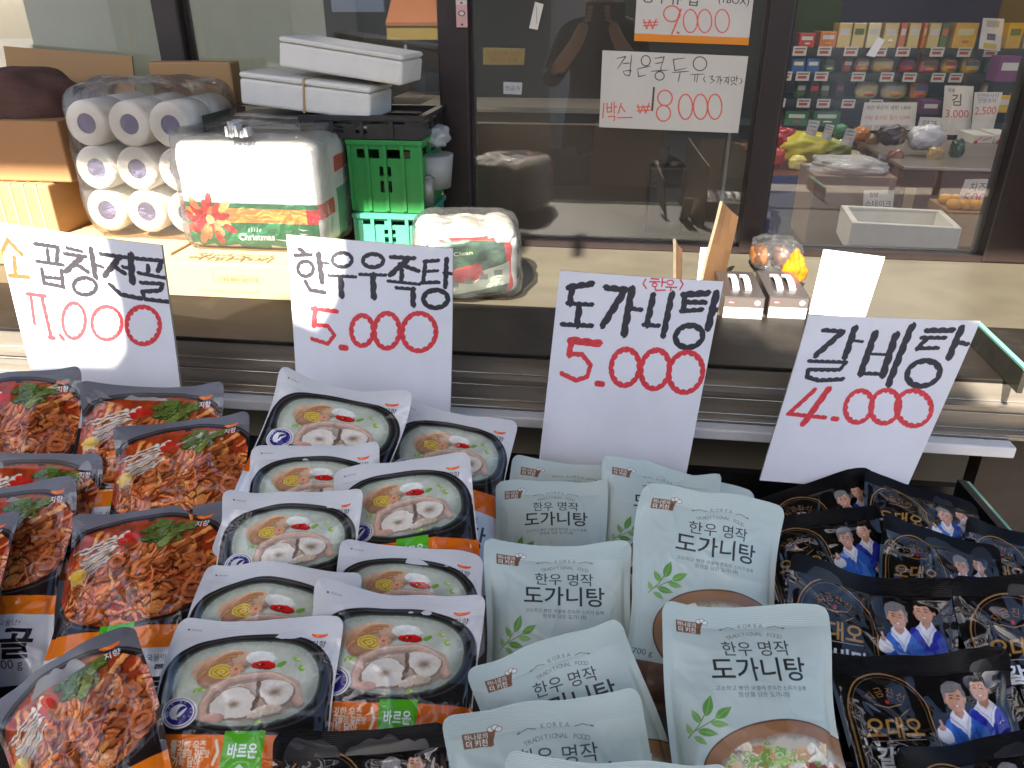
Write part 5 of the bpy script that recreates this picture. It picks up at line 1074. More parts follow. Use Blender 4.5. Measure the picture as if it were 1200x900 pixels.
# sunlit paper note standing on the counter
q = [(965, 292), (1037, 301), (1014, 372), (948, 368)]; S = Sign(q, 1.05, (232, 230, 226), 2.903, (860, 270), res=260)
a = S.a; a.text('특가 상품', .5, .16, w=.6, col=(140, 132, 124), rot=.03); a.text('3,000', .48, .40, w=.5, col=(226, 150, 140), rot=.03)
board('price_card', 'sunlit white price card standing on the counter behind the 4.000 sign', q, (1.36, 1.36, 1.33, 1.33), a, bend=.001, wav=.001, thick=.002, cat='price card', back=m_paper)

# ---------------------------------------------------------------- inside the shop, seen through the window
m_tube = bpy.data.materials.new('lamp_tube'); m_tube.use_nodes = True; _b = m_tube.node_tree.nodes['Principled BSDF']; _b.inputs['Emission Color'].default_value = (1, .95, .86, 1); _b.inputs['Emission Strength'].default_value = 2.5
m_fix = M('lamp_housing', (210, 208, 204), .5, var=.03)
def tube_lamp(label, loc, L, power, rz=0.):
    t = thing('ceiling_lamp', label, 'lamp', 'tube lamps in the shop', loc=loc, rz=rz)
    b = B(); b.box((-L/2, -.05, .02), (L/2, .05, .06)); b.done('housing', m_fix, t)
    b = B(); b.cyl((-L/2+.02, 0, 0), (L/2-.02, 0, 0), .016, seg=12); b.done('tube', m_tube, t)
    l = bpy.data.lights.new('tube_light', 'AREA'); l.shape = 'RECTANGLE'; l.size = L; l.size_y = .08; l.energy = power; l.color = (1, .94, .84); lo = bpy.data.objects.new('tube_light', l); COL.objects.link(lo); lo.parent = t; lo.location = (0, 0, -.03)
p = atY(497, 62, 6.6); tube_lamp('lit white tube lamp hanging low over the shelves behind the foam boxes', (p[0], 6.6, p[2]), .30, 2)
tube_lamp('long ceiling tube lamp over the snack shelves', (1.6, 5.0, 2.8), 1.4, 5)
tube_lamp('long ceiling tube lamp near the middle of the shop', (.6, 3.6, 2.8), 1.4, 5)
tube_lamp('long ceiling tube lamp over the left of the shop', (-1.6, 4.2, 2.8), 1.4, 5*3)
# dark brown board leaning inside the middle pane
p0, p1 = atY(548, 144, 2.10), atY(850, 166, 2.10)
m_bb = M('dark_brown_board', (92, 74, 56), .6, var=.12, scale=2, dirt=.2)
b = B(); b.box((p0[0], 2.10, .3), (p1[0], 2.13, p0[2]), bev=.003); tag(b.done('brown_board', m_bb), 'large dark brown board standing just inside the middle pane', 'board')
b = B(); x = atY(846, 230, 2.09)[0]; b.cyl((x, 2.085, .4), (x, 2.085, 1.28), .004, seg=8); tag(b.done('white_rod', m_fix), 'thin white upright rod at the right edge of the brown board', 'rod')
# black box added to imitate an appliance mirrored in the pane
p = atY(790, 205, 2.06)
t = thing('appliance', 'black box imitating a mirrored appliance beside the window post', 'appliance', loc=(p[0]-.02, 2.05, .968))
hA = atY(790, 193, 2.06)[2]-.968
b = B(); b.box((-.045, -.03, 0), (.05, .03, hA), bev=.006); b.done('body', m_black, t)
for sx in (-.025, .015):
    b = B(); b.cyl((sx, -.0, hA+.0005), (sx, -.0, hA+.010), .011, seg=14); b.done('knob', m_alu, t)
# snack shelves
YS = 6.4
def at6(px, py): p = atY(px, py, YS); return float(p[0]), float(p[2])
sh = thing('snack_shelf', 'dark wall shelf packed with rows of snacks behind the right-hand pane', 'shelf', loc=(2.2, YS+.2, .04))
m_shelf = M('dark_shelf', (34, 32, 32), .5, var=.2)
SX0, SX1 = at6(905, 60)[0], at6(1260, 60)[0]
zs = [at6(1060, y)[1] for y in (57, 87, 119, 150)]
for z in zs:
    b = B(); b.box((SX0, YS+.002, z-.035), (SX1, YS+.42, z)); child(b.done('shelf_board', m_shelf), sh)
b = B(); b.box((SX0, YS+.43, .05), (SX1, YS+.47, 2.3)); child(b.done('back_panel', m_shelf), sh)
b = B(); b.box((SX0, YS+.02, .05), (SX1, YS+.41, zs[-1]-.04)); child(b.done('base_cabinet', m_shelf), sh)
cname = {(214, 190, 120): 'pale yellow', (226, 176, 40): 'deep yellow', (206, 110, 40): 'orange', (40, 90, 150): 'blue', (50, 110, 60): 'green', (190, 50, 40): 'red', (220, 90, 110): 'pink', (40, 36, 34): 'black', (230, 220, 170): 'cream', (130, 60, 120): 'purple', (90, 110, 50): 'olive', (70, 150, 160): 'teal'}
cm = {c: M('snack_wrapper', c, .4, var=.1, scale=14, coat=.3) for c in cname}
PY, DY, OR_, BL, GR, RE, PK, BK_, CR, PU, OL, TE = cname.keys()
pos_w = ['first', 'second', 'third', 'fourth', 'fifth', 'sixth', 'seventh', 'eighth', 'ninth', 'tenth', 'eleventh', 'twelfth', 'thirteenth', 'fourteenth', 'fifteenth']
rowname = ['top', 'second', 'third', 'lowest']
rows_ = [
 (0, 27, [(936, 955, RE, 12), (959, 979, OR_, 10), (980, 996, PY), (998, 1013, PY), (1015, 1030, CR), (1033, 1050, PY), (1052, 1060, OR_), (1062, 1076, PY), (1078, 1083, OR_), (1085, 1099, PY), (1101, 1110, OL), (1116, 1143, DY), (1178, 1196, DY), (1200, 1222, PY)]),
 (1, 69, [(932, 948, BL), (949, 965, BL), (968, 987, GR), (994, 1006, RE), (1009, 1027, OR_), (1030, 1057, DY), (1062, 1082, RE), (1086, 1110, PK), (1113, 1133, DY), (1137, 1160, DY), (1166, 1186, GR), (1190, 1210, PU)]),
 (2, 97, [(942, 955, OL), (957, 969, BK_), (971, 984, OL), (989, 1000, BK_), (1015, 1044, PY), (1047, 1078, PY), (1082, 1104, OR_), (1168, 1182, DY), (1185, 1205, OR_)]),
 (3, 131, [(908, 928, RE), (933, 962, GR), (966, 1000, GR), (1080, 1104, PU), (1180, 1206, PU)])]
rgs = random.Random(21)
for r_, ytop, items in rows_:
    for n_, it in enumerate(items):
        x0, x1, c = it[:3]; dy = it[3] if len(it) > 3 else 0
        a0 = at6(x0, 60)[0]; a1 = at6(x1, 60)[0]; z0 = zs[r_]+.002; z1 = at6((x0+x1)/2, ytop+dy)[1]; w = a1-a0; hgt = max(z1-z0, .05)
        t = thing('snack_pack', '%s snack pack on the %s shelf row, %s from the left' % (cname[c], rowname[r_], pos_w[n_]), 'snack', loc=((a0+a1)/2, YS+.12, z0), rz=rgs.uniform(-.06, .06), group='snacks on the wall shelf')
        if r_ in (0, 3) or c in (BL, BK_): b = B(); b.box((-w/2+.002, -.09, 0), (w/2-.002, .09, hgt), bev=.004); b.done('pack', cm[c], t)
        else: blob('pack', (0, 0, hgt/2), (w-.004, .09, hgt), [cm[c]], p=3.2, lump=.03, seed=n_+r_*20, n=(28, 18), parent=t)
        lc = rgs.choice([k for k in cname if k != c]); yo = -.0915 if (r_ in (0, 3) or c in (BL, BK_)) else -.0475
        b = B(); b.box((-w*.34, yo, hgt*.52), (w*.34, yo+.003, hgt*.78)); b.done('label', cm[lc] if rgs.random() < .6 else m_fix, t)
        if w > .10:
            b = B(); b.ball((w*.05, yo+.012, hgt*.28), .03, seg=12, sc=(w*9, .5, hgt*3.2)); b.done('picture', cm[rgs.choice([OR_, DY, RE, CR])], t)
# shelf-edge price tags
tags = [(0, x) for x in (937, 966, 997, 1031, 1058, 1098, 1130, 1161)]+[(1, x) for x in (924, 945, 967, 1011, 1045, 1072, 1106, 1127, 1181)]+[(2, x) for x in (921, 951, 975, 1005, 1038, 1186)]
ta_ = Art(70, 42, (222, 216, 208)); ta_.rect(.1, .1, .9, .2, (110, 104, 100)); ta_.rect(.15, .28, .8, .46, (190, 60, 60)); m_tagp = MP('shelf_tag_print', ta_, .6)
ordn = {}
for r_, x in tags:
    a0 = at6(x-8, 60)[0]; a1 = at6(x+8, 60)[0]; z = zs[r_]; n_ = ordn.get(r_, 0); ordn[r_] = n_+1
    tag(sheet('shelf_tag', [(a0, YS-.012, z+.012), (a1, YS-.012, z+.012), (a1, YS-.002, z-.052), (a0, YS-.002, z-.052)], [m_tagp, m_paper], thick=.002, n=(1, 1)), 'small price tag on edge of the %s snack shelf, %s from the left' % (rowname[r_], pos_w[n_]), 'price tag', 'price tags on the snack shelves')
# notices hung in front of the shelves
def notice(label, px, Y, draw, base=(222, 214, 206), res=180, name='price_notice'):
    q = px; w = math.hypot(q[1][0]-q[0][0], q[1][1]-q[0][1]); h = math.hypot(q[3][0]-q[0][0], q[3][1]-q[0][1]); a = Art(res, int(res*h/w), base); draw(a)
    return board(name, label, q, (Y, Y, Y, Y), a, bend=0, wav=.004, thick=.002, cat='price notice', back=m_paper)
K_ = (40, 36, 40); RD2 = (206, 70, 70)
def d1(a): a.text('햇돌', .25, .16, w=.25, col=K_); a.text('김', .45, .48, w=.34, col=K_, bold=.01); a.text('3,000', .5, .98, w=.8, col=RD2)
notice('paper notice reading 3,000 under one large black syllable', [(1107, 100), (1141, 101), (1137, 158), (1103, 158)], 5.6, d1)
def d2(a): a.text('인연바사삭', .5, .12, w=.8, col=(90, 80, 150)); a.text('전병과자', .5, .30, w=.7, col=(90, 80, 150)); a.text('2,500', .5, .68, w=.85, col=RD2)
notice('paper notice reading 2,500 right beside the 3,000 notice', [(1142, 108), (1175, 108), (1163, 156), (1138, 158)], 5.55, d2)
def d3(a):
    for i, s in enumerate(('계란 묵은지 냉면 1,000', '사탕 꿀사탕 접시 2,000', '배달 안됨 현금 1,000')): a.text(s, .47, .10+.19*i, w=.84, col=K_ if i != 1 else RD2)
notice('wide paper list with three lines of writing over the goods', [(1013, 120), (1075, 120), (1072, 152), (1007, 153)], 5.5, d3)
def d4(a): a.text('약과', .5, .3, w=.66, col=K_); a.text('2,500', .5, .75, w=.6, col=RD2)
notice('small paper notice half hidden behind a white bag below the list', [(1078, 137), (1104, 138), (1101, 166), (1072, 164)], 5.45, d4)
def d5(a):
    a.rect(.2, .1, .8, .4, (180, 170, 150)); a.rect(.3, .7, .7, 1.0, (90, 84, 96)); a.rect(.2, 1.15, .8, 1.4, (200, 180, 60))
notice('tall white leaflet hanging before the yellow snack boxes', [(1152, 21), (1177, 22), (1172, 60), (1147, 57)], 6.2, d5)
# cartons of red-printed fruit packs right
def dfr(a):
    a.stroke([(.1, .3), (.4, .08)], .05, RD2); a.stroke([(.5, .25), (.9, .1)], .05, RD2); a.ell(.12, .45, .14, .16, (190, 40, 50)); a.rect(.3, .4, .95, .6, (206, 90, 90)); a.rect(.1, .85, .9, .95, RD2)
for i, (x0, x1, y0, y1, lb) in enumerate(((1137, 1160, 158, 178, 'white carton printed with red fruit, upper left of three'), (1163, 1186, 157, 178, 'white carton printed with red fruit, upper right of three'), (1138, 1230, 180, 192, 'long white carton printed with red fruit, below the other two'))):
    Yc = 5.0; a0 = atY(x0, y1, Yc); a1 = atY(x1, y1, Yc); zt2 = atY(x0, y0, Yc)[2]; w = a1[0]-a0[0]; h = zt2-a0[2]-.003
    t = thing('fruit_carton', lb, 'carton', 'red-printed fruit cartons', loc=((a0[0]+a1[0])/2, Yc+.12, a0[2]+.002)); b = B(); b.box((-w/2+.002, -.12, 0), (w/2-.002, .12, h), bev=.003); b.done('body', m_foam, t)
    a = Art(160, int(160*h/w)+1, (226, 214, 208)); dfr(a) if i < 2 else [a.ell(.1+.2*k, a.A*.5, .03, .06, (190, 40, 50)) for k in range(5)]
    sheet('front_print', [(-w/2+.003, -.1215, h-.002), (w/2-.003, -.1215, h-.002), (w/2-.003, -.1215, .002), (-w/2+.003, -.1215, .002)], [MP('fruit_print', a, .6), m_foam], thick=.001, n=(1, 1), parent=t)
# wooden counter in front of the shelves
Yw = 4.2; a0 = atY(1062, 194, Yw); a1 = atY(1260, 205, Yw)
t = thing('wooden_counter', 'red brown wooden counter inside the shop on the right', 'counter', loc=(a0[0], Yw, .04)); w = a1[0]-a0[0]
b = B(); b.box((0, 0, 0), (w, .9, a0[2]-.04-.02), bev=.004); b.done('body', m_wood, t)
b = B(); b.box((-.02, -.03, a0[2]-.04-.018), (w, .93, a0[2]-.04), bev=.004); b.done('worktop', m_alu, t)
b = B(); b.box((.02, -.012, .02), (.07, -.001, a0[2]-.15)); b.done('pale_trim', m_kraft2, t)
# goods table with bags
Yt = 4.6; b0 = atY(900, 205, Yt); b1 = atY(1058, 205, Yt)
t = thing('goods_table', 'low table with blue cloth carrying bags inside the shop', 'table', loc=(b0[0], Yt, .04)); w = b1[0]-b0[0]; hz_ = b0[2]-.04
b = B(); b.box((0, 0, hz_-.02), (w, 1.2, hz_)); b.done('top', m_wood, t)
b = B(); b.box((0, -.012, .25), (w*.42, -.001, hz_-.002)); b.done('blue_cloth', M('blue_cloth', (50, 74, 130), .85, var=.2, scale=5), t)
for lx_ in (.03, w-.03):
    b = B(); b.box((lx_-.02, .04, 0), (lx_+.02, .08, hz_-.021)); b.done('leg', m_wood, t)
bags = [(905, 936, 152, 174, (170, 40, 44), 'red knotted bag at the left end of the goods table'), (915, 975, 158, 188, (200, 190, 60), 'bright yellow green bag heaped on the goods table'), (950, 1000, 165, 190, (150, 160, 60), 'olive green bag in the middle of goods table'), (975, 1020, 180, 208, (214, 208, 170), 'pale cream bag rounded up at front of goods table'), (1068, 1112, 150, 176, (206, 204, 210), 'shiny white bag before the notices'), (1030, 1066, 150, 170, (60, 48, 50), 'dark packed fruit tray near the long list'), (1116, 1136, 166, 186, (44, 70, 44), 'dark green leafy bundle on the wooden counter'), (1008, 1032, 160, 178, (120, 86, 56), 'brown small packet leaning on the dark tray')]
for i, (x0, x1, y0, y1, c, lb) in enumerate(bags):
    Yq = Yt+.25 if x0 < 1025 else 4.45; p0 = atY(x0, y1, Yq); p1 = atY(x1, y0, Yq); w_ = p1[0]-p0[0]; h_ = p1[2]-p0[2]
    tag(blob('goods_bag', ((p0[0]+p1[0])/2, Yq+.05, (p0[2]+p1[2])/2), (w_*1.08, w_*.7, h_*1.1), [M('bag_film', c, .3, var=.25, scale=9, coat=.4, bump=.5, bscale=20)], p=2.5, lump=.16, seed=60+i, n=(44, 28)), lb, 'bag')
more = [(902, 922, 176, 196, (196, 60, 50), 'small red bag in front of red knotted bag'), (925, 946, 184, 200, (226, 214, 120), 'small pale yellow bag at front of goods table'), (1000, 1022, 150, 166, (196, 120, 50), 'orange bag behind the dark packed tray'), (1040, 1062, 178, 196, (120, 60, 50), 'brown red bag on the wooden counter end'), (1088, 1108, 174, 190, (180, 150, 90), 'tan bag on the wooden counter below the small notice'), (978, 996, 148, 163, (60, 120, 70), 'green bag behind the olive one')]
for i, (x0, x1, y0, y1, c, lb) in enumerate(more):
    Yq = Yt+.15 if x0 < 1025 else 4.40; p0 = atY(x0, y1, Yq); p1 = atY(x1, y0, Yq); w_ = p1[0]-p0[0]; h_ = p1[2]-p0[2]
    tag(blob('goods_bag', ((p0[0]+p1[0])/2, Yq+.03, (p0[2]+p1[2])/2), (w_*1.08, w_*.7, h_*1.1), [M('bag_film', c, .3, var=.3, scale=14, coat=.5, bump=.5, bscale=24)], p=2.6, lump=.14, seed=160+i, n=(44, 28)), lb, 'bag')
bx = [(1166, 1200, 66, 96, (120, 50, 110), 'purple display box at right end of the shelves'), (1164, 1200, 112, 132, (226, 180, 50), 'yellow display box right of the 2,500 notice'), (1176, 1206, 134, 156, (190, 90, 130), 'pink display box above the red fruit cartons'), (1078, 1103, 118, 134, (100, 44, 96), 'purple box peeking out between the two hanging notices')]
for i, (x0, x1, y0, y1, c, lb) in enumerate(bx):
    Yq = 5.9; p0 = atY(x0, y1, Yq); p1 = atY(x1, y0, Yq); w_ = p1[0]-p0[0]; h_ = p1[2]-p0[2]
    t = thing('display_box', lb, 'box', loc=((p0[0]+p1[0])/2, Yq, p0[2])); b = B(); b.box((-w_/2, 0, 0), (w_/2, .16, h_), bev=.005); b.done('body', M('display_card', c, .5, var=.15, scale=10), t)
    b = B(); b.box((-w_*.36, -.003, h_*.45), (w_*.36, -.0005, h_*.75)); b.done('label', m_fix, t)
    b = B(); b.box((-w_*.4, .02, -.9+h_*0), (w_*.4, .12, -.002)); b.done('stand', m_shelf, t)
# clipped tags on the goods table
for i, (q, lb) in enumerate((([(948, 140), (961, 142), (956, 160), (944, 157)], 'small grey price card clipped above the goods table, first of four'), ([(968, 145), (978, 147), (973, 165), (963, 162)], 'small grey price card clipped above the goods table, second of four'), ([(992, 150), (1005, 152), (998, 172), (986, 169)], 'small grey price card clipped above the goods table, third of four'), ([(1030, 180), (1051, 187), (1042, 214), (1022, 207)], 'price card tilted over the pale cream bag'), ([(952, 200), (964, 204), (955, 227), (944, 223)], 'price card hanging at the front edge of the blue cloth'))):
    def dt_(a): a.rect(.15, .2, .85, .3, (110, 110, 120)); a.rect(.2, .5, .8, .6, (120, 110, 120)); a.text('1,000', .5, .9, w=.6, col=RD2)
    notice(lb, q, 4.45, dt_, base=(190, 186, 182), res=70, name='price_card')
# carton heap, steak notice, foam box, muffin carton
Yk = 3.9; p0 = atY(946, 262, Yk); p1 = atY(1052, 208, Yk)
tt = carton('cardboard_box', 'greyish open carton lined with film, below the price cards', (p0[0], Yk, .45), (p1[0], Yk+.35, p1[2]), M('grey_carton', (140, 116, 104), .8), tape=False)
b = B(); b.box((p0[0]+.02, Yk+.02, .04), (p1[0]-.02, Yk+.33, .448)); tag(b.done('wooden_stand', m_wood), 'wooden stand carrying the greyish open carton', 'stand')
tag(blob('clear_film', ((p0[0]+p1[0])/2, Yk+.16, p1[2]+.02), ((p1[0]-p0[0])*.9, .28, .08), [MFILM('carton_film', haze=.35)], p=2.5, lump=.25, seed=81, n=(50, 26)), 'clear film lining bulging from the greyish open carton', 'film')
def d6(a): a.text('컵밥', .35, .14, w=.3, col=K_); a.text('스테이크', .5, .42, w=.86, col=K_); a.text('10,000', .5, .82, w=.84, col=RD2)
notice('paper notice reading 10,000 standing behind the white foam box', [(1012, 223), (1048, 223), (1045, 262), (1011, 260)], 3.85, d6)
Yf = 3.45; p0 = atY(998, 297, Yf); p1 = atY(1122, 300, Yf); zt3 = atY(1000, 262, Yf)[2]; w = p1[0]-p0[0]; h = zt3-p0[2]
t = thing('foam_box', 'open white foam box inside the right-hand pane', 'foam box', loc=((p0[0]+p1[0])/2, Yf+.17, p0[2]), rz=R(-6))
b = B(); b.box((-w/2, -.17, 0), (w/2, -.145, h), bev=.004); b.box((-w/2, .145, 0), (w/2, .17, h), bev=.004); b.box((-w/2+.001, -.1448, 0), (-w/2+.026, .1448, h)); b.box((w/2-.026, -.1448, 0), (w/2-.001, .1448, h)); b.box((-w/2+.0262, -.1448, .002), (w/2-.0262, .1448, .02)); b.done('body', m_foam, t)
b = B(); b.box((-w/2+.03, -.13, .04), (w/2-.03, .14, p0[2]), ); o = b.done('low_table', m_intw); o.location = ((p0[0]+p1[0])/2, Yf+.17, -.0); o.scale = (1, 1, 1); o.data.transform(Matrix.Translation((0, 0, -.002))); tag(o, 'low grey table holding up the open foam box', 'table')
Ym = 3.75; p0 = atY(1104, 288, Ym); p1 = atY(1178, 250, Ym); w = p1[0]-p0[0]
tt = carton('cardboard_box', 'brown carton full of yellow muffins on the right', (p0[0], Ym, p0[2]), (p1[0], Ym+.28, p1[2]), m_kraftd, tape=False)
b = B(); b.box((p0[0]+.01, Ym+.01, .04), (p1[0]-.01, Ym+.27, p0[2]-.002)); tag(b.done('plinth', m_wood), 'dark wooden plinth under the muffin carton', 'plinth')
m_muf = M('muffin_crust', (214, 150, 44), .6, var=.2, scale=30, bump=.4)
k = 0
for i in range(5):
    for j in range(2):
        x = p0[0]+.03+(w-.06)*i/4; tag(blob('muffin', (x, Ym+.06+.10*j, p1[2]+.022), (.062, .062, .05), [m_muf], p=2.4, lump=.08, seed=90+k, n=(20, 12)), 'small yellow muffin in the brown carton', 'muffin', 'muffins in the brown carton'); k += 1
def d7(a): a.text('치즈', .5, .25, w=.55, col=K_); a.text('500', .5, .62, w=.7, col=RD2)
notice('slanted paper notice reading 500 above the yellow muffins', [(1131, 210), (1168, 210), (1156, 243), (1120, 242)], 3.85, d7)
# left and middle of the shop behind the upper panes
Yo = 5.2; p0 = atY(452, 26, Yo); p1 = atY(516, 0, Yo)
t = thing('kiosk', 'dim snack kiosk with orange hood and yellow band behind the foam boxes', 'kiosk', loc=(p0[0], Yo, .04)); wk = p1[0]-p0[0]+.1; zk = p0[2]-.04
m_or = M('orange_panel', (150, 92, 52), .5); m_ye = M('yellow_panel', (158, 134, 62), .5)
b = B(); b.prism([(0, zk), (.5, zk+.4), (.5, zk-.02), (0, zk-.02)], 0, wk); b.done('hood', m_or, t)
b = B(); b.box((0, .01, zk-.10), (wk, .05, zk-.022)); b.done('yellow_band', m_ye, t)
b = B(); b.box((0, .05, 0), (wk, .6, zk-.45), bev=.004); b.done('body', m_intw, t)
b = B(); b.box((.01, .45, zk-.449), (wk-.01, .5, zk-.1)); b.done('rear_panel', m_shelf, t)
p0 = atY(388, 4, 4.8); p1 = atY(450, 14, 4.8)
b = B(); b.box((p0[0], 4.8, p1[2]), (p1[0], 4.83, p0[2]+.2)); tag(b.done('blue_banner', M('blue_banner', (66, 76, 98), .7)), 'blue banner hanging behind the window, left of orange hood', 'banner')
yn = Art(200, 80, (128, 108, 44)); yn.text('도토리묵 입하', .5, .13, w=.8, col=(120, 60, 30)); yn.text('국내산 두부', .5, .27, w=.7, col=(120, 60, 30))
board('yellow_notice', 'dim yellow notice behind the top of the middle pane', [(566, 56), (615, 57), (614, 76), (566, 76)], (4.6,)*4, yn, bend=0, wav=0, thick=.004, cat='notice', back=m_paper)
wn2 = Art(90, 60, (200, 204, 214)); wn2.text('현금가', .5, .33, w=.8, col=(60, 60, 80))
board('white_notice', 'small white notice below the yellow one in the middle pane', [(590, 96), (612, 97), (611, 111), (590, 110)], (4.4,)*4, wn2, bend=0, wav=0, thick=.004, cat='notice', back=m_paper)
pp = atY(600, 140, 4.7)
t = thing('display_cabinet', 'dark display cabinet in the shop behind the middle pane', 'cabinet', loc=(pp[0], 4.7, .04))
b = B(); b.box((-.55, 0, 0), (.75, .5, pp[2]), bev=.006); b.done('body', m_shelf, t)
b = B(); b.box((-.56, -.01, pp[2]+.001), (.76, .52, pp[2]+.03)); b.done('worktop', m_alu, t)

# ---------------------------------------------------------------- food pouches
a_st, a_so, a_ja, a_bl = art_stew(5), art_soup(5), art_jade(5), art_black(5)
mp = {'stew': MP('stew_pouch_film', a_st, .3, spec=.12, coat=.55, bump=.12, bscale=70, croug=.03, crease=1., cior=1.65), 'soup': MP('soup_pouch_film', a_so, .3, spec=.15, coat=.6, bump=.12, bscale=70, croug=.035, crease=.7, cior=1.6),
      'jade': MP('jade_pouch_foil', a_ja, .42, coat=.10, bump=.18, bscale=60, crease=.16), 'black': MP('black_pouch_film', a_bl, .24, spec=.1, coat=.6, bump=.12, bscale=60, croug=.035, crease=1., cior=1.75)}
ms = {'stew': MP('stew_seal_film', mp['stew'].node_tree.nodes['Image Texture'].image, .35, spec=.2, coat=.3, bump=.1, crimp=.15, croug=.1), 'soup': MP('soup_seal_film', mp['soup'].node_tree.nodes['Image Texture'].image, .35, spec=.25, coat=.3, bump=.1, crimp=.15, croug=.1),
      'jade': MP('jade_seal_foil', mp['jade'].node_tree.nodes['Image Texture'].image, .42, bump=.1, crimp=.16), 'black': MP('black_seal_film', mp['black'].node_tree.nodes['Image Texture'].image, .35, spec=.06, coat=.08, bump=.1, crimp=.15, croug=.1)}
m_back = {'stew': M('stew_pouch_back', (120, 118, 118), .3, coat=.4), 'soup': M('soup_pouch_back', (196, 196, 196), .3, coat=.4), 'jade': M('jade_pouch_back', (178, 192, 184), .45), 'black': M('black_pouch_back', (18, 17, 18), .4, coat=.2, spec=.3)}
PHH = PH/PW                                                             # height / width of a pouch
def pouch(name, kind, TL, TR, tilt, s, seed, label, group, cat='food pouch'):
    TL, TR = np.array(TL, float), np.array(TR, float); D = F*.17/np.hypot(*(TR-TL))*s
    a = CAM+ray(*TL)*D; b_ = CAM+ray(*TR)*D; W = float(np.linalg.norm(b_-a)); H = W*PHH
    e = (b_-a)/W; h = np.cross(e, [0, 0, 1]); h /= np.linalg.norm(h); h = -h if h[1] > 0 else h
    z = np.cross(e, h); z = z if z[2] > 0 else -z
    t = R(tilt); d = math.cos(t)*h-math.sin(t)*z; n = np.cross(d, e); n = n if np.dot(n, CAM-a) > 0 else -n
    ctr = (a+b_)/2+d*H/2
    nx, ny = 92, 132; u = np.linspace(0, 1, nx+1); v = np.linspace(0, 1, ny+1); U, V = np.meshgrid(u, v)
    rg = np.random.default_rng(seed); X = (U-.5)*W; Y = V*H
    rc = .011                                                          # rounded corners
    for sx in (-1, 1):
        for cy, sy in ((rc, -1), (H-rc, 1)):
            px = (sx*X-(W/2-rc))/rc; py = sy*(Y-cy)/rc; m = (px > 0) & (py > 0); L = np.sqrt(px**2+py**2)+1e-9; k = np.maximum(px, py)/L
            X = np.where(m, sx*((W/2-rc)+px*k*rc), X); Y = np.where(m, cy+sy*py*k*rc, Y)
    sat = lambda q: np.clip(q, 0, 1)
    # the filled middle draws the sides in, and no edge stays quite straight
    X = X*(1-rg.uniform(.025, .05)*np.sin(np.pi*np.clip(V*1.1-.08, 0, 1))**1.5)+.0035*np.sin(V*rg.uniform(4, 8)+rg.uniform(0, 6))*np.abs(2*U-1)
    Y = Y+.0055*(vnoise(1, nx+1, 38, int(rg.integers(1e9)), 2)-.5)*2*np.exp(-V*6)
    Xd, Yd = X, Y
    es = np.minimum(U, 1-U)*W; et = V*H; eb = (1-V)*H
    soft = {'stew': 1.0, 'soup': .75, 'jade': .55, 'black': 1.15}[kind]
    T = {'stew': .0195, 'soup': .0185, 'jade': .022, 'black': .0165}[kind]*rg.uniform(.88, 1.12)
    p = sat((es-.007)/.05)**.55*sat((et-.020)/.085)**.75*sat((eb-.008)/.045)**.5
    nz = lambda c, o=3: vnoise(ny+1, nx+1, c, int(rg.integers(1e9)), o)-.5
    bulge = T*p*(1+.6*nz(34, 2)*2*max(soft, .8))
    r1 = 1-np.abs(2*nz(30, 1)*1.6); r2 = 1-np.abs(2*nz(17, 2)*1.6)     # creased film
    wr = soft*(.0052*sat(r1)**6*p**.5+.0016*sat(r2)**5*p**.4)-soft*.0022*(1-np.abs(2*nz(24, 1)*1.7)).clip(0, 1)**7*p**.5
    fold = .0050*soft*(vnoise(ny+1, (nx+1)*3, 60, int(rg.integers(1e9)), 3)[:, ::3]-.5)*np.exp(-((et-.036)/.026)**2)*sat(es/.02)
    # long creases fanning out of the corners of the seal
    for cx in (0., 1.):
        for _ in range(3):
            an = rg.uniform(.35, 1.25); dx = (U-cx)*W*(1 if cx == 0 else -1); dy = V*H-.02
            dist = np.abs(dx*math.sin(an)-dy*math.cos(an)); along = dx*math.cos(an)+dy*math.sin(an)
            wr += soft*rg.uniform(-.0022, .003)*np.exp(-(dist/.0042)**2)*sat(along/.015)*sat((.12-along)/.05)*p**.4
    bend = rg.uniform(-.007, .009)*(2*U-1)**2+rg.uniform(-.009, .009)*(U-.5)*(V-.5)*2+rg.uniform(-.001, .008)*np.exp(-(et/.05)**2)*1.0+.0035*np.sin(U*rg.uniform(3, 7)+rg.uniform(0, 6))*np.exp(-(et/.06)**2)
    bend += rg.uniform(-.004, .012)*(2*V-1)**2*.9
    for cx in (0., 1.):                                                # corners that curl up or down
        bend += rg.choice([-.006, .004, .011, .016])*np.exp(-((U-cx)**2/.035+V**2/.012))
    bend += .010*nz(60, 1)*2*(.5+np.exp(-(et/.04)**2))
    Zf = bend+bulge+wr+fold; Zb = bend-.30*bulge-.0005
    u2 = U; v2 = 1-V
    root = np.array(ctr)
    def grid(lo, hi, nm, parent=None, mt=None):
        k = hi-lo+1; st = nx+1
        P = lambda Z: (np.stack([X[lo:hi+1], Y[lo:hi+1]-H/2, Z[lo:hi+1]], -1)).reshape(-1, 3)
        co = np.concatenate([P(Zf), P(Zb)]); w = co[:, :1]*e+co[:, 1:2]*d+co[:, 2:]*n
        j, i = np.meshgrid(np.arange(k-1), np.arange(nx), indexing='ij'); q = (j*st+i).ravel(); N = k*st
        f1 = np.stack([q, q+st, q+st+1, q+1], 1); f2 = f1[:, ::-1]+N; fc = np.concatenate([f1, f2])
        me = bpy.data.meshes.new(nm); me.vertices.add(len(w)); me.vertices.foreach_set('co', w.astype(np.float32).ravel())
        me.loops.add(fc.size); me.loops.foreach_set('vertex_index', fc.ravel().astype(np.int32))
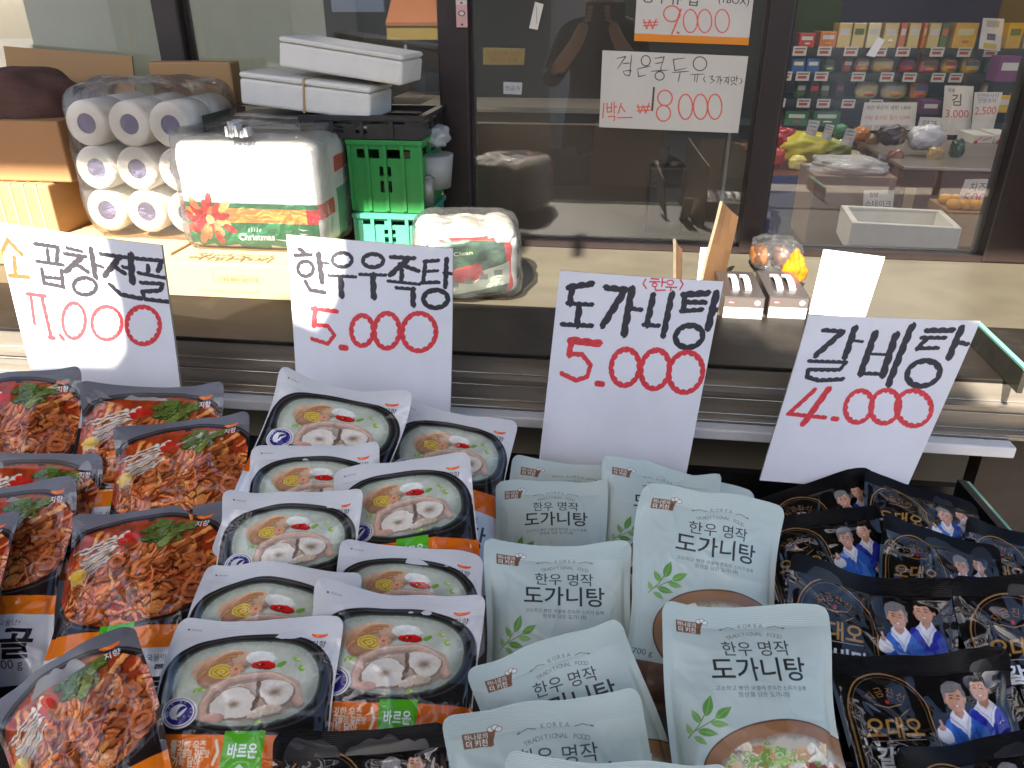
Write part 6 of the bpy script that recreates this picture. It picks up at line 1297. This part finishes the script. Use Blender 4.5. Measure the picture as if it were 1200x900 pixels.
        me.polygons.add(len(fc)); me.polygons.foreach_set('loop_start', (np.arange(len(fc))*4).astype(np.int32)); me.polygons.foreach_set('material_index', np.repeat([0, 1], len(f1)).astype(np.int32))
        me.polygons.foreach_set('use_smooth', np.ones(len(fc), bool))
        uvl = me.uv_layers.new(name='UVMap'); uv = np.stack([u2[lo:hi+1], v2[lo:hi+1]], -1).reshape(-1, 2); uv = np.concatenate([uv, uv]); uvl.data.foreach_set('uv', uv[fc.ravel()].astype(np.float32).ravel())
        me.update(); me.validate(); o = link(nm, me, [mt or mp[kind], m_back[kind]], parent)
        if parent is None: o.location = root
        return o
    cut = int(round(.020/H*ny))
    o = grid(cut, ny, name); grid(0, cut, 'top_seal', o, ms[kind])
    return tag(o, label, cat, group)
G = {'stew': 'red stew pouches lying on the left of the table', 'soup': 'white ox-foot soup pouches piled in the middle', 'jade': 'pale green soup pouches', 'black': 'black short-rib soup pouches'}
NAME = {'stew': 'stew_pouch', 'soup': 'soup_pouch', 'jade': 'soup_pouch', 'black': 'soup_pouch'}
POUCHES = [
    ('S2', 'stew', (112, 464), (268, 458), 36, 1.128, 'red stew pouch at the back touching the foot of the 11.000 sign, mostly covered'),
    ('S1', 'stew', (-48, 447), (108, 439), 36, 1.145, 'red stew pouch farthest back at the left edge, yellow egg picture showing'),
    ('S4', 'stew', (-22, 540), (132, 540), 36, 1.044, 'red stew pouch under others at left, its orange band and half its title showing'),
    ('S3', 'stew', (140, 506), (292, 483), 36, 1.052, 'crumpled shiny red stew pouch second from the back, right of the stew pile'),
    ('S6', 'stew', (-62, 583), (99, 567), 36, 1.051, 'red stew pouch cut by left edge, its rounded corner below the crumpled pouches'),
    ('S7', 'stew', (-140, 636), (17, 598), 36, 0.984, 'narrow sliver of a red stew pouch at the far left edge'),
    ('S5', 'stew', (85, 602), (263, 586), 36, 1.127, 'large red stew pouch shown nearly whole, green tag on its orange band'),
    ('P2', 'soup', (468, 480), (606, 503), 34, 1.033, 'white soup pouch at back right of soup pile, behind the one showing a green tag'),
    ('P1', 'soup', (329, 438), (482, 470), 34, 1.074, 'white soup pouch farthest back, tilted down to the right'),
    ('P3', 'soup', (300, 521), (452, 527), 34, 0.976, 'white soup pouch half hidden, second from back on left side of soup pile'),
    ('P4', 'soup', (396, 550), (555, 534), 34, 0.987, 'white soup pouch in the middle of pile showing green tag and orange band'),
    ('P5', 'soup', (272, 582), (430, 582), 34, 0.935, 'white soup pouch with blue round seal, third from back on left of pile'),
    ('P6', 'soup', (405, 629), (571, 652), 34, 0.942, 'sagging white soup pouch just behind the front right one of the soup pile'),
    ('P7', 'soup', (236, 655), (423, 672), 34, 1.007, 'white soup pouch just behind the front left one, only its upper bowl showing'),
    ('P8', 'soup', (376, 692), (568, 698), 34, 0.992, 'front right white soup pouch, whole bowl, blue seal and green tag visible'),
    ('P9', 'soup', (205, 721), (407, 724), 34, 0.997, 'front left white soup pouch, largest bowl, green tag at bottom of picture'),
    ('S8', 'stew', (-15, 832), (147, 727), 36, 0.901, 'red stew pouch lying askew in the bottom left corner'),
    ('J1', 'jade', (602, 537), (735, 553), 38, 1.003, 'pale green pouch at back left, only its top strip showing'),
    ('J5', 'jade', (735, 548), (877, 581), 38, 1.072, 'pale green pouch at back right, only a corner showing beside black pouches'),
    ('J4', 'jade', (706, 537), (841, 560), 38, 0.987, 'pale green pouch at back, second column, leaf sprig showing beside its neighbour'),
    ('J2', 'jade', (578, 566), (708, 564), 38, 0.906, 'small pale green pouch at left, title showing, second from back of its column'),
    ('J3', 'jade', (571, 634), (737, 642), 38, 0.947, 'pale green pouch in middle of left column, title and sprig and bowl rim showing'),
    ('B1', 'black', (885, 580), (1015, 548), 32, 1.005, 'black pouch at back left, two men peeking out below the 4.000 sign'),
    ('B2', 'black', (1010, 548), (1145, 588), 32, 1.029, 'black pouch at back right corner by the green glass strip'),
    ('B9', 'black', (1120, 612), (1255, 640), 32, 0.97, 'black pouch at far right edge, only its gold arch showing'),
    ('B3', 'black', (880, 612), (1024, 594), 32, 1.011, 'black pouch second row left, two smiling men beside pale green pouch'),
    ('B4', 'black', (1022, 610), (1165, 640), 32, 0.985, 'black pouch second row right, gold and white title clear'),
    ('B5', 'black', (911, 655), (1104, 686), 32, 1.084, 'black pouch in middle of the black pile, two men large and bright'),
    ('B6', 'black', (1110, 682), (1305, 676), 32, 1.057, 'large glossy black pouch at right edge with gold arch'),
    ('B7', 'black', (964, 770), (1162, 768), 32, 1.0, 'black pouch front centre, gold arch, title and two men at lower right'),
    ('B8', 'black', (1030, 882), (1225, 846), 32, 0.913, 'black pouch in bottom right corner, mostly out of the picture'),
    ('J6', 'jade', (753, 566), (919, 598), 44, 0.948, 'tall pale green pouch standing steeply at right, bowl hidden by the front one'),
    ('J8', 'jade', (554, 786), (731, 727), 38, 0.903, 'pale green pouch at lower left rising to the right behind another'),
    ('J7', 'jade', (770, 710), (964, 712), 38, 0.925, 'front right pale green pouch showing the bowl of soup'),
    ('B10', 'black', (330, 866), (528, 848), 32, 0.881, 'black pouch lying between white soup pouches and pale green ones at bottom edge'),
    ('J9', 'jade', (524, 841), (748, 811), 38, 1.0, 'pale green pouch at front left with brown name tag'),
    ('J10', 'jade', (588, 886), (846, 893), 38, 1.0, 'pale green pouch at very bottom edge, only its seal showing'),
]
for i, (k, kind, TL, TR, tilt, s, label) in enumerate(POUCHES):
    pouch(NAME[kind], kind, TL, TR, tilt, s, 100+i, label, G[kind])

# ---------------------------------------------------------------- the person taking the picture, seen only as a dark mirror image in the glass
def skin(name, verts, edges, radii, mat, parent=None, sub=2, root=0):
    me = bpy.data.meshes.new(name); me.from_pydata(verts, edges, []); o = link(name, me, mat, parent)
    o.modifiers.new('skin', 'SKIN'); sv = me.skin_vertices[0].data
    for i, r in enumerate(radii): sv[i].radius = (r, r) if not isinstance(r, tuple) else r; sv[i].use_root = i == root
    s = o.modifiers.new('sub', 'SUBSURF'); s.levels = sub; s.render_levels = sub
    bpy.context.view_layer.update(); dg = bpy.context.evaluated_depsgraph_get(); m2 = bpy.data.meshes.new_from_object(o.evaluated_get(dg)); o.modifiers.clear(); o.data = m2
    m2.polygons.foreach_set('use_smooth', [True]*len(m2.polygons)); return o
m_skin = M('skin', (196, 150, 124), .5, var=.06); m_shirt = M('navy_shirt', (38, 44, 66), .85, var=.15, scale=12, bump=.3); m_trs = M('dark_trousers', (36, 36, 42), .9, var=.15); m_hair = M('dark_hair', (24, 20, 18), .6, bump=.5)
X0, Y0 = -.11, -.50
V = [(0, 0, .98), (0, 0, 1.12), (0, .01, 1.28), (0, 0, 1.40), (0, .01, 1.47), (0, .02, 1.56), (0, .03, 1.66),
     (-.17, 0, 1.39), (-.25, .10, 1.16), (-.10, .36, 1.36), (-.065, .43, 1.44), (.17, 0, 1.39), (.25, .10, 1.16), (.10, .36, 1.36), (.065, .43, 1.44),
     (-.10, 0, .92), (-.12, .03, .50), (-.13, -.02, .09), (-.14, .12, .04), (.10, 0, .92), (.12, .03, .50), (.13, -.02, .09), (.14, .12, .04)]
E_ = [(0, 1), (1, 2), (2, 3), (3, 4), (4, 5), (5, 6), (3, 7), (7, 8), (8, 9), (9, 10), (3, 11), (11, 12), (12, 13), (13, 14), (0, 15), (15, 16), (16, 17), (17, 18), (0, 19), (19, 20), (20, 21), (21, 22)]
Rr = [(.15, .11), (.145, .105), (.165, .115), (.10, .08), .052, (.075, .09), (.078, .095), .062, .045, .034, .028, .062, .045, .034, .028, .085, .058, .042, .038, .085, .058, .042, .038]
pe = skin('person', [(x+X0, y+Y0, z) for x, y, z in V], E_, Rr, m_skin)
tag(pe, 'person in navy shirt in the lane holding up a phone, mirrored in the window', 'person')
def shell(name, keep, mat, off):
    bm = bmesh.new(); bm.from_mesh(pe.data); bmesh.ops.delete(bm, geom=[f for f in bm.faces if not keep(f.calc_center_median())], context='FACES'); bm.normal_update()
    for v in bm.verts: v.co += v.normal*off
    me = bpy.data.meshes.new(name); bm.to_mesh(me); bm.free(); o = link(name, me, mat, pe, smooth=True); return o
shell('shirt', lambda c: .93 < c.z < 1.46 and c.y < Y0+.22, m_shirt, .010)
shell('trousers', lambda c: .07 < c.z <= .97, m_trs, .012)
b = B(); b.ball((X0, Y0+.01, 1.665), .098, sc=(1, 1.08, 1.02), seg=24); hr = b.done('hair', m_hair, pe)
for sx in (-1, 1):
    b = B(); b.ball((X0+sx*.034, Y0+.108, 1.615), .011, seg=10); b.done('eye', m_fix, pe)
    for k in range(4):
        bx = X0+sx*(.060-.002*k); zz = 1.455+.017*k
        pe_f = skin('finger', [(bx, Y0+.43, zz), (bx-sx*.012, Y0+.462, zz+.004), (bx-sx*.030, Y0+.464, zz+.004)], [(0, 1), (1, 2)], [.009, .0085, .0075], m_skin, pe, sub=1)
    skin('thumb', [(X0+sx*.06, Y0+.42, 1.445), (X0+sx*.045, Y0+.435, 1.49), (X0+sx*.03, Y0+.44, 1.50)], [(0, 1), (1, 2)], [.011, .010, .009], m_skin, pe, sub=1)
b = B(); b.ball((X0, Y0+.128, 1.585), .014, sc=(.8, 1, 1.5), seg=10); b.done('nose', m_skin, pe)
b = B(); b.box((-.17, -.052, 1.455), (.012, -.044, 1.53), bev=.003); ph_ = b.done('phone', m_black); tag(ph_, 'black phone held up by the person in the lane', 'phone')
